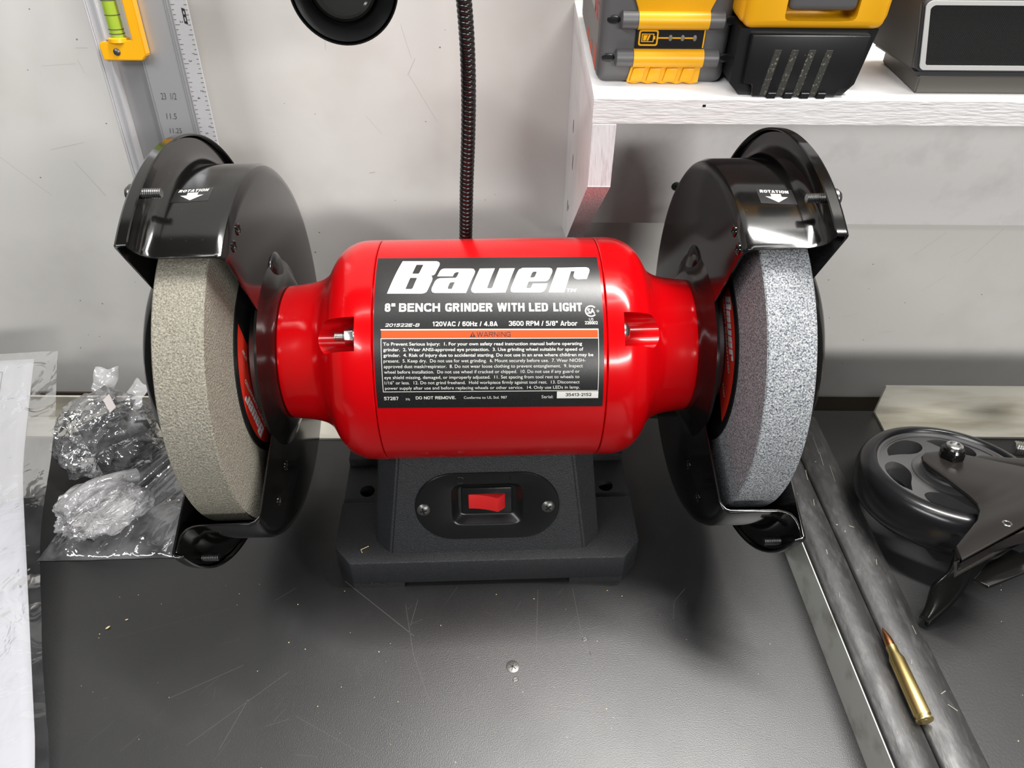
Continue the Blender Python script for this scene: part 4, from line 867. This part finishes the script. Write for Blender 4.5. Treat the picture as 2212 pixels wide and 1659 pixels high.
# working frame: e (x along the width), h (height up the lean), d (out of the face)
hd = Vector((0, 83, 500)).normalized(); dd = Vector((0, -500, 83)).normalized()
def lvm(x_slope=0.02): return basis((0, 112, 0), (1, 0, 0), hd, dd)
LM = lvm()
def zl(z): return z / hd.z       # height above the bench -> length up the lean
TW = .021                         # the rule is turned a little: x moves by TW per mm of height
def LP(x, z, d=0): return Vector((x + TW * (311 - z), 112, 0)) + hd * zl(z) + dd * d
def lprism(bm, poly, d0, d1, bev=0.0):
    """polygon in (x at the top, height)"""
    t = NB(); n = len(poly); lo = [t.verts.new(LP(p[0], p[1], d0)) for p in poly]; hi = [t.verts.new(LP(p[0], p[1], d1)) for p in poly]
    t.faces.new(lo); t.faces.new(hi)
    for i in range(n): t.faces.new((lo[i], lo[(i + 1) % n], hi[(i + 1) % n], hi[i]))
    fixn(t)
    if bev: bmesh.ops.bevel(t, geom=[e for e in t.edges if e.calc_face_angle(0) > .5], offset=bev, segments=2, affect='EDGES')
    merge(bm, t)
Z0, Z1 = 2.0, 420.0
bm = NB(); lprism(bm, rect(-233, -205.5, Z0, Z1), -3.2, -1.2); lab(obj('blade', bm, 'alu_brushed', lv), 'flat grey blade')
bm = NB(); lprism(bm, rect(-205.5, -194.2, Z0, Z1), -3.2, -1.9); scale = lab(obj('scale_edge', bm, 'alu_bright', lv), 'paler edge printed with an inch scale')
bm = NB(); lprism(bm, rect(-251.5, -233, Z0, 276), -3.2, -2.4); obj('channel', bm, 'alu_dark', lv)
bm = NB(); lprism(bm, rect(-258.2, -251, Z0, Z1), -3.2, 3.0, .8); lprism(bm, rect(-259.0, -257.8, Z0, Z1), -3.2, 4.2); lprism(bm, rect(-252.0, -250.8, Z0, Z1), -3.2, 4.2); obj('edge_rail', bm, 'alu_bright', lv, 30)
bm = NB()
for x in (-233.0, -231.6, -209.0, -207.6, -205.6): lprism(bm, rect(x, x + .5, Z0, Z1 if x > -230 else 276), -1.3, -.9)
obj('groove', bm, 'alu_dark', lv)
# ticks and numerals
bm = NB(); PI_ = 23.6
def lfn(d): return lambda a, b: LP(a, b, d)
for k in range(-2, 75):
    z = 311.5 - k * PI_ / 8
    ln = 3.0 if k % 8 == 5 else (2.4 if k % 4 == 1 else (1.9 if k % 2 else 1.4))
    put_poly(bm, rect(-204.9, -204.9 + ln, z, z + .28), lfn(-1.82)); put_poly(bm, rect(-194.6 - ln, -194.6, z - 6, z - 5.7), lfn(-1.82))
for i, s in enumerate(('1', '2', '3', '4', '5', '6', '7', '8')):
    zc = 323.0 - PI_ * i; t = raw_text(s)
    for p in t.verts: p.co = LP(-201.4 + p.co.y * 2.9, zc - p.co.x * 2.9, -1.82)
    merge(bm, t)
    t = raw_text(s)
    for p in t.verts: p.co = LP(-198.0 - p.co.y * 2.6 + 1.6, zc - 44 + p.co.x * 2.6, -1.82)
    merge(bm, t)
put_poly(bm, [(-198.6, 307), (-196.4, 306.2), (-196.4, 297), (-198.6, 297.8)], lfn(-1.8), [[(-197.9, 305), (-197.1, 305), (-197.1, 303), (-197.9, 303)], [(-197.9, 301.4), (-197.1, 301.4), (-197.1, 299), (-197.9, 299)]])
obj('inch_scale', bm, 'black_print', scale)
bm = NB(); 
put_text(bm, '23  1/2', -226.3, -215.6, 250.5, 4.2, lambda a, b: LP(a, b, -1.1), 0, .15); put_text(bm, '11.5', -226.0, -218.6, 237.5, 3.8, lambda a, b: LP(a, b, -1.1), 0, .15); put_text(bm, '11.25', -226.2, -217.6, 228.0, 3.4, lambda a, b: LP(a, b, -1.1), 0, .15)
obj('pencil_note', bm, 'pencil', lv)
# yellow vial holder
bm = NB(); lprism(bm, [(-254.8, 276.2), (-229.0, 276.2), (-225.8, 279.5), (-225.8, 340), (-232.6, 340), (-232.6, 288.6), (-254.4, 287.2), (-255.4, 285.0)], -1.0, 6.0, .6)
hold = lab(obj('vial_holder', bm, 'yellow', lv, 35), 'yellow plastic vial holder')
bm = NB(); lprism(bm, rect(-250.6, -232.8, 288, 340), -3.0, -2.6); lab(obj('vial_window', bm, 'window_pane', lv), 'pale window behind the vial')
bm = NB(); lprism(bm, rect(-251.6, -247.8, 288, 340), -2.6, 2.5); lab(obj('window_bar', bm, 'alu_bright', lv), 'metal bar beside the vial')
bm = NB()
for k in range(18): put_poly(bm, rect(-247.6, -246.9, 289 + k * 2.0, 289.9 + k * 2.0), lfn(2.6))
obj('dot_scale', bm, 'black_print', lv)
bm = NB(); ax0, ax1 = LP(-243.2, 287, 1.5), LP(-243.2, 340, 1.5); tube(bm, [ax0, ax1], 4.6, 28); vial = lab(obj('vial', bm, 'vial', lv, 50), 'green spirit vial')
bm = NB()
for z in (289.5, 292.0, 294.6, 303.0, 311.5): lathe(bm, [(-.2, 4.62), (-.2, 4.8), (.2, 4.8), (.2, 4.62)], 28, closed=True, m=frame_of(LP(-243.2, z, 1.5), hd))
obj('vial_ring', bm, 'ink', vial)
bm = NB(); lathe(bm, [(-.6, 0), (-.6, 6.8), (1.6, 6.6), (2.2, 5.6), (2.2, 4.7)], 32, m=frame_of(LP(-243.2, 287.6, 1.6), hd)); fixn(bm); obj('vial_socket', bm, 'yellow', hold, 40)
bm = NB()
for s, z in (('a', 297.6), ('3', 291.6), (':', 289.6)):
    t = raw_text(s, .03)
    for p in t.verts: p.co = LP(-236.4 + p.co.x * 5, z + p.co.y * 5, -2.5)
    merge(bm, t)
obj('vial_mark', bm, 'black_print', lv)
bm = screw_bm(2.3, 1.2); xform(bm, frame_of(LP(-244.6, 281.4, 6.0), dd)); obj('holder_screw', bm, 'black_screw', hold, 40)

# ================================================================== CASTER lying on the right bench
ct = thing('caster_wheel', 'black swivel caster lying on its side on the right bench top', 'caster', (320, -19.8, 69.7))
tl = R(12); CM = basis((0, 0, 0), (1, 0, 0), (0, math.cos(tl), -math.sin(tl)), (0, math.sin(tl), math.cos(tl)))
CX = CM @ basis((0, 0, 0), (0, 1, 0), (1, 0, 0), (0, 0, -1)) if False else CM @ frame_of((0, 0, 0), (0, 0, 1))
TY = [(-33, 46), (-33, 51), (-31.5, 54.5), (-28, 57.6), (-22, 59.2), (-11, 59.2), (-5, 57.8), (-1.5, 55), (0, 51.5), (0, 49), (-2.5, 47.5), (-2.5, 46)]
bm = NB(); lathe(bm, [(p.x, p.y) for p in spline([(a, b, 0) for a, b in TY], 3)], 120, closed=True, m=CX); fixn(bm); tyre = lab(obj('tyre', bm, 'tyre', ct, 40), 'glossy black tyre')
bm = NB(); lathe(bm, [(-30, 44.6), (-30, 47.6), (-2.0, 47.6), (-2.0, 46), (-3.4, 45.2), (-3.4, 44.6)], 96, closed=True, m=CX); lathe(bm, [(-30, 6), (-30, 20), (-6, 25), (-3.6, 24.8), (-2.6, 23), (-2.2, 20), (-1, 19), (-1, 6)], 72, closed=True, m=CX)
leaf = [(40.0, 25), (43.0, 13), (43.6, -3), (42.6, -16), (37.5, -25), (31.0, -23), (27.4, -9), (29.0, 4), (34, 15)]
pol = lambda r, a: (r * math.cos(R(a)), r * math.sin(R(a)))
t = NB()
put_poly(t, [pol(45.6, a) for a in range(0, 360, 5)], lambda u, v: Vector((u, v, -4.4)), [[(p.x, p.y) for p in spline([(*pol(r, c + a), 0) for r, a in leaf + leaf[:1]], 3)[:-1]] for c in range(3, 363, 60)] + [[pol(24.5, a) for a in range(0, 360, 8)]])
r_ = bmesh.ops.extrude_face_region(t, geom=t.faces[:]); bmesh.ops.translate(t, vec=(0, 0, -13), verts=[v for v in r_['geom'] if isinstance(v, bmesh.types.BMVert)])
fixn(t); merge(bm, t, CM)
fixn(bm); lab(obj('hub', bm, 'hub', ct, 35), 'dark grey spoked hub')
def csh(p): return (p[0] - 2, p[1] + 8)
fork_poly = [csh(p) for p in [(-16.5, -1.5), (-20.8, -5.5), (-22.8, -11.0), (-21.5, -17.5), (-17, -30), (-11.6, -48.0), (-10.6, -56), (-12.7, -62.9), (-19.0, -72.0), (-43.5, -94.9), (-46.1, -106.5), (7.1, -76.5), (60, -48), (130, -40), (130, -10), (95, -16), (62, -19), (40.6, -17.5), (20, -8.5), (9.2, -3.6), (-5.3, .3)]]
bm = NB(); prism(bm, fork_poly, 6.0, 9.2, CM, bev=.9); fixn(bm); fork = lab(obj('fork', bm, 'fork', ct, 35), 'black pressed steel fork')
# upper rolled flange of the fork and its far cheek
bm = NB(); prism(bm, [csh(p) for p in [(9, -5), (20, -9.5), (40.6, -18.5), (62, -20), (130, -12), (130, 2), (62, -4), (40, -3), (22, 0)]], 1.0, 7.2, CM, bev=2.5); fixn(bm)
prism(bm, [csh(p) for p in [(-40, -97), (-43, -103), (7, -75), (60, -47), (130, -40), (130, -50), (60, -54), (8, -80)]], -3, 8.0, CM, bev=2.0)
lab(obj('fork_flange', bm, 'fork', ct, 40), 'rolled edge of the fork')
bm = NB(); prism(bm, [csh(p) for p in [(-14, -4), (-20, -14), (-12, -40), (10, -44), (130, -40), (130, -10), (40, -16), (0, 0)]], -41, -37.8, CM, bev=.8); fixn(bm); lab(obj('fork', bm, 'fork', ct, 35), 'lower cheek of the fork')
bm = NB(); prism(bm, [csh(p) for p in [(100, -70), (130, -70), (130, 30), (100, 30)]], -41, 9, CM, bev=2); fixn(bm); obj('fork_crown', bm, 'fork', ct, 35)
bm = NB(); prism(bm, [csh(p) for p in [(-12, -84), (9, -72), (14, -76), (6, -92), (-22, -104), (-28, -98)]], -16, -13.5, CM, bev=.8); fixn(bm); obj('brake_tab', bm, 'black_gloss', ct, 35)
bx, by = csh((-1.7, -6.5))
NM = CM @ Matrix.Translation((bx, by, 9.2))
bm = NB(); prism(bm, ngon(6, 8.2, 10), 0, 5.5, NM, bev=.8); lathe(bm, [(5.4, 0), (5.4, 7.2), (7.2, 6.4), (7.2, 0)], 32, m=NM @ frame_of((0, 0, 0), (0, 0, 1))); fixn(bm); lab(obj('axle_nut', bm, 'black_gloss', ct, 35), 'black axle nut')
bm = NB(); lathe(bm, [(4, 0), (4, 5.2), (9.2, 5.2), (9.8, 4.4), (9.8, 3.4), (8.8, 2.6), (8.8, 0)], 32, m=NM @ frame_of((0, 0, 0), (0, 0, 1))); fixn(bm); lab(obj('axle_bolt', bm, 'steel', ct, 35), 'bright steel axle end')
bm = NB(); lathe(bm, [(-1, 8), (-1, 14.5), (1.2, 14.5), (2.4, 12), (6, 11), (6, 8)], 48, closed=True, m=CM @ Matrix.Translation((bx, by, 0)) @ frame_of((0, 0, 0), (0, 0, 1))); fixn(bm); lab(obj('axle_washer', bm, 'dark_steel', ct, 35), 'bare steel bearing washer')
rx, ry = csh((-3, -75.2))
bm = NB(); lathe(bm, [(9.0, 1.6), (9.6, 1.9), (9.6, 2.6), (9.0, 3.0)], 24, closed=True, m=CM @ Matrix.Translation((rx, ry, 0)) @ frame_of((0, 0, 0), (0, 0, 1))); fixn(bm); obj('rivet_hole', bm, 'steel', ct, 40)
bm = NB(); lathe(bm, [(9.1, 0), (9.1, 1.7), (9.35, 1.7), (9.35, 0)], 20, m=CM @ Matrix.Translation((rx, ry, 0)) @ frame_of((0, 0, 0), (0, 0, 1))); fixn(bm); obj('rivet_bore', bm, 'dark_gap', ct)
# brake pedal: a bent plate
LE_ = spline([(294.5, -84, 66), (290, -92, 57), (282, -96.5, 47), (279.8, -102, 38), (277.8, -108.5, 28.5)], 6); RE_ = spline([(298.5, -86.5, 67), (302.5, -92, 58), (301, -97.5, 49), (293.5, -104, 38), (279.3, -111.6, 26.2)], 6)
bm = NB(); K = 6; org = Vector((320, -19.8, 69.7)); rows = []
for a, b in zip(LE_, RE_):
    rows.append([bm.verts.new(a.lerp(b, k / K) + Vector((0, 0, 2.2 * math.sin(math.pi * k / K))) - org) for k in range(K + 1)])
for A, B in zip(rows, rows[1:]):
    for k in range(K): bm.faces.new((A[k], A[k + 1], B[k + 1], B[k]))
thick(lab(obj('brake_pedal', bm, 'black_gloss', ct, 45), 'bent glossy black brake pedal'), 2.4)
# zinc bolt at the right edge
bm = NB(); m_ = frame_of((404, 34, 34), (1, -.35, .12)); lathe(bm, thread_prof(0, 40, 5.8, 1.6), 28, m=m_); fixn(bm)
bt = thing('zinc_bolt', 'bright zinc threaded bolt lying behind the black caster', 'bolt')
obj('thread', bm, 'steel', bt, 35)
bm = NB(); prism(bm, ngon(6, 10), 40, 48, m_ @ basis((0, 0, 0), (0, 1, 0), (0, 0, 1), (1, 0, 0))); fixn(bm); obj('bolt_head', bm, 'steel', bt)

# ------------------------------------------------------------------ rifle cartridge on the bars
p0, p1 = Vector((250.9, -175.5, 33.6)), Vector((248.0, -118.0, 33.2))
cr_ = thing('rifle_cartridge', 'brass rifle cartridge with a copper tip lying on the bars', 'cartridge', tuple(p0))
cm = frame_of((0, 0, 0), p1 - p0)
bm = NB(); lathe(bm, [(0, 0), (0, 4.6), (.4, 4.8), (1.2, 4.8), (1.4, 4.1), (2.3, 4.1), (3.2, 4.78), (36.5, 4.5), (40.2, 3.25), (45, 3.2), (45, 2.9), (44, 0)], 48, m=cm); fixn(bm); case = lab(obj('case', bm, 'brass', cr_, 25), 'brass case')
bm = NB(); lathe(bm, [(43, 0), (43, 2.85), (47, 2.82), (50, 2.5), (53, 1.85), (55.5, 1.05), (57.3, .3), (57.5, 0)], 40, m=cm); fixn(bm); lab(obj('bullet', bm, 'copper', cr_, 40), 'copper pointed bullet')
bm = NB(); lathe(bm, [(-.12, 0), (-.12, 2.0), (.05, 2.2), (.05, 0)], 28, m=cm); fixn(bm); obj('primer', bm, 'brass', case, 30)

# ================================================================== PAPERS AND PLASTIC at the left
def interp(tab, y):
    for (a, za), (b, zb) in zip(tab, tab[1:]):
        if y <= b: k = (y - a) / (b - a); return za + (zb - za) * k
    return tab[-1][1]
ZT = [(-420, 9), (-195, 10), (-80, 22), (-20, 39), (0, 42), (40, 47), (95, 64), (130, 75)]
EX = [(-420, -170), (-195, -245), (-80, -301), (-20, -326), (0, -335), (40, -349), (95, -363), (130, -370)]
SX = [(-420, -165), (-194, -236.5), (-137, -266), (-60, -300), (0, -314), (95, -344), (130, -352)]
def smooth_tab(tab, y): return (interp(tab, y - 16) + interp(tab, y) * 2 + interp(tab, y + 16)) / 4
def sheet(edge, y0, y1, wid, dz, ny=70, nx=24, wr=0.0, skew=.10, seed=0):
    bm = NB(); rows = []
    for j in range(ny + 1):
        y = y0 + (y1 - y0) * j / ny; r = []
        for i in range(nx + 1):
            u = i / nx * wid; yy = y - u * skew
            x = smooth_tab(edge, y) - u
            z = smooth_tab(ZT, y) + dz
            if wr: z += abs(wr * (noise.noise(Vector((x * .02 + seed, yy * .05, 3))) + .7 * noise.noise(Vector((x * .06 + yy * .02, yy * .09 + seed, 1)))) * (1.6 if i < 7 else .5))
            r.append(bm.verts.new((x, yy, z)))
        rows.append(r)
    for A, B in zip(rows, rows[1:]):
        for i in range(nx): bm.faces.new((A[i], A[i + 1], B[i + 1], B[i]))
    return bm
def pap(u, y, lift=.35):   # point on the paper, u mm left of its right edge
    return Vector((smooth_tab(EX, y) - u, y - u * .10, smooth_tab(ZT, y) + lift))
bm = sheet(EX, -330, 95, 190, 0)
pp = thing('printed_sheet', 'white printed form inside a clear sleeve at the left of the bench', 'paper')
thick(obj('page', bm, 'paper', pp, 40), 1.0)
bm = NB()
def pline(pts, w):
    for (ua, ya), (ub, yb) in zip(pts, pts[1:]):
        n = max(1, int(abs(yb - ya) / 8))
        for k in range(n):
            a = (ua + (ub - ua) * k / n, ya + (yb - ya) * k / n); b = (ua + (ub - ua) * (k + 1) / n, ya + (yb - ya) * (k + 1) / n)
            put_poly(bm, seg_poly(a, b, w), lambda u, y: pap(u, y, 1.4))
pline([(22.5, 84), (23, 20), (23, -20)], .6); pline([(22.5, 84), (120, 84)], .6); pline([(22.8, 68), (120, 68)], .5); pline([(23, 46), (120, 46)], .5)
pline([(19.5, -110), (19.5, -330)], .6); pline([(22, -120), (22, -330)], .5); pline([(22, -162), (120, -162)], .5)
obj('printed_rule', bm, 'ink', pp); bm = NB()
t = raw_text('De')
for p in t.verts: p.co = pap(28.5 - p.co.x * 4.5, 51 + p.co.y * 4.5, 1.4)
merge(bm, t)
obj('printed_word', bm, 'ink', pp)
bm = sheet(SX, -345, 101, 215, 2.2, 110, 40, .9, .10, 5)
o = obj('plastic_sleeve', bm, 'film_sleeve', smooth=60); tag(o, 'clear glossy plastic sleeve over the white printed form', 'plastic sleeve')

# flat clear bag on the bench under the left wheel
def bagquad(c00, c10, c11, c01, nu, nv, hgt, seed, fold=1.0):
    bm = NB(); rows = []
    c = [Vector((*p, 0)) for p in (c00, c10, c11, c01)]
    for j in range(nv + 1):
        v = j / nv; r = []
        for i in range(nu + 1):
            u = i / nu; p = c[0] * (1 - u) * (1 - v) + c[1] * u * (1 - v) + c[2] * u * v + c[3] * (1 - u) * v
            env = min(1, 6 * min(u, 1 - u, v, 1 - v)) ** .6
            q = Vector((p.x * math.cos(1.22) + p.y * math.sin(1.22), -p.x * math.sin(1.22) + p.y * math.cos(1.22), 0))   # folds run diagonally
            n1 = 1 - abs(noise.noise(Vector((q.x * .008 + seed, q.y * .045, 0)))) * 2.2
            n2 = 1 - abs(noise.noise(Vector((q.x * .02, q.y * .11 + seed, 5)))) * 2.2
            z = .6 + env * hgt * (.45 + .40 * max(0, n1) ** 2 * fold + .22 * max(0, n2) ** 2 * fold)
            wob = .8 * noise.noise(Vector((p.x * .05, p.y * .05, seed)))
            r.append(bm.verts.new((p.x + wob, p.y + wob, z)))
        rows.append(r)
    for A, B in zip(rows, rows[1:]):
        for i in range(nu): bm.faces.new((A[i], A[i + 1], B[i + 1], B[i]))
    # underside
    e = [rows[0][0], rows[0][-1], rows[-1][-1], rows[-1][0]]
    b = [bm.verts.new((v.co.x, v.co.y, .3)) for v in e]; bm.faces.new(b)
    return bm
fb = thing('plastic_bag', 'flat clear plastic bag lying wrinkled beside the left grinding wheel', 'plastic bag')
obj('bag_film', bagquad((-318, -52), (-212, -47), (-238, 62), (-300, 66), 110, 100, 9.0, 3.1), 'film', fb, 60)
# crumpled bag that holds the dark tool rest
def crumple(cx, cy, cz, sx, sy, sz, seed, amp, rot=0, sub=6, flat=.5):
    bm = NB(); bmesh.ops.create_icosphere(bm, subdivisions=sub, radius=1)
    for v in bm.verts:
        d = v.co.normalized(); q = Vector((d.x * 1.3, d.y * 1.3, d.z * 1.3)) + Vector((seed, seed * .3, 0))
        q2 = Vector((d.x * 1.2 + d.y * .9, d.y * 3.4 - d.x * 2.2, d.z * 2.2)) + Vector((seed, 0, 0))
        rdg = 1 - 2 * abs(noise.noise(q2)); rdg2 = 1 - 2 * abs(noise.noise(q2 * 2.3 + Vector((3, 1, 2))))
        k = 1 + amp * (.9 * noise.noise(q) + .42 * rdg * abs(rdg) + .16 * rdg2)
        v.co = Vector((d.x * sx * k, d.y * sy * k, max(-flat, d.z * k) * sz))
    xform(bm, Matrix.Translation((cx, cy, cz)) @ Matrix.Rotation(rot, 4, 'Z')); return bm
cb = thing('plastic_bag', 'crumpled clear bag wrapping a dark metal part, heaped at back left', 'plastic bag')
obj('bag_film', crumple(-297, 48, 26, 32, 28, 30, 1.7, .38, .5), 'film', cb, 80)
bm = NB()
for (a, b_, c_, d_) in (((-316, 70, 40), (-314, 90, 60), (-296, 92, 58), (-298, 68, 44)), ((-292, 66, 44), (-284, 88, 50), (-272, 84, 48), (-276, 60, 40))):
    A, B, C_, D_ = map(Vector, (a, b_, c_, d_)); N = 14; rows = []
    for j in range(N + 1):
        r = []
        for i in range(N + 1):
            u, v = i / N, j / N; p = (A * (1 - u) + D_ * u) * (1 - v) + (B * (1 - u) + C_ * u) * v
            p += Vector((noise.noise(p * .09), noise.noise(p * .1 + Vector((9, 0, 0))), noise.noise(p * .11 + Vector((0, 7, 0))))) * 3.2
            r.append(bm.verts.new(p))
        rows.append(r)
    for X, Y in zip(rows, rows[1:]):
        for i in range(N): bm.faces.new((X[i], X[i + 1], Y[i + 1], Y[i]))
obj('bag_mouth', bm, 'film_milky', cb, 50)
bm = NB(); t = NB(); box(t, -9, 9, -3.2, 3.2, -.2, .2, .1); merge(bm, t, Matrix.Translation((-288, 52, 57)) @ Matrix.Rotation(R(-52), 4, 'Z') @ Matrix.Rotation(R(30), 4, 'X')); lab(obj('bag_sticker', bm, 'sticker', cb), 'pale sticker strip')
tr = thing('tool_rest', 'dark steel tool rest wrapped inside the crumpled clear bag', 'tool rest')
RM = Matrix.Translation((-292, 52, 32)) @ Matrix.Rotation(R(40), 4, 'Z') @ Matrix.Rotation(R(28), 4, 'X')
bm = NB(); t = NB(); box(t, -24, 22, -13, 13, -1.5, 1.5, .5); merge(bm, t, RM); obj('plate', bm, 'satin_black', tr, 35)
bm = NB(); t = NB(); box(t, -24, 22, 11, 14, -16, 0, .6); merge(bm, t, RM); obj('lip', bm, 'satin_black', tr, 35)
bm = NB(); t = NB(); box(t, 4, 20, -12, 10, -10, -7, .6); merge(bm, t, RM); obj('arm', bm, 'satin_black', tr, 35)
mb = thing('plastic_wrap', 'milky crumpled plastic wrap lying on the flat clear bag', 'plastic wrap')
obj('wrap_film', crumple(-276, -20, 22, 28, 20, 17, 4.3, .40, .6), 'film_milky', mb, 80)
bm = NB(); tube(bm, spline([(-296, -32, 28), (-290, -26, 35), (-280, -16, 39), (-268, -6, 36), (-258, 4, 30)], 5), 5.5, 10); obj('twisted_neck', bm, 'film_milky', mb, 50)
bm = NB(); t = NB(); box(t, -3, 3, -2, 2, -1.5, 1.5, .4); merge(bm, t, Matrix.Translation((-283, -36, 8))); obj('wrap_clip', bm, 'dusty', mb)

# ------------------------------------------------------------------ scuffs on the wall
bm = NB(); wf = planefn((0, WY - .06, 0), (1, 0, 0), (0, 0, 1), 0)
for (x, z, l, a, w) in ((372, 98, 30, 50, .5), (420, 90, 40, 62, .5), (392, 60, 24, 46, .4), (404, 96, 16, 40, .4), (330, 30, 14, 20, .4), (370, 12, 12, 8, .6), (-330, 255, 26, 4, .5), (-300, 250, 10, 100, .5), (-60, 250, 14, 62, .8), (-56, 262, 24, 104, .35), (-40, 215, 40, 118, .35), (-84, 205, 18, 128, .35), (-74, 300, 40, 96, .4), (-118, 268, 16, 85, .5), (-98, 172, 5, 10, 1.4), (-108, 290, 5, 40, 1.0),
                        (-350, 190, 30, 12, .6), (-320, 150, 34, 116, .6), (-365, 150, 44, 130, .6), (-330, 318, 22, 2, .4), (-290, 306, 12, 0, .8), (-300, 268, 9, 0, .8)):
    put_poly(bm, seg_poly((x, z), (x + l * math.cos(R(a)), z + l * math.sin(R(a))), w * .55), wf)
o = obj('trim_2', bm, 'scuff'); struct(o)
bm = NB()
for _ in range(60):
    x, z = random.uniform(-420, 60), random.uniform(-40, 380); r = random.uniform(.35, .9)
    put_poly(bm, [(x + r * math.cos(R(k)), z + r * .8 * math.sin(R(k))) for k in range(0, 360, 60)], wf)
for _ in range(16):
    x, z = random.uniform(250, 470), random.uniform(-30, 110); r = random.uniform(.3, .8)
    put_poly(bm, [(x + r * math.cos(R(k)), z + r * .8 * math.sin(R(k))) for k in range(0, 360, 60)], wf)
o = obj('trim_3', bm, 'speck'); struct(o)
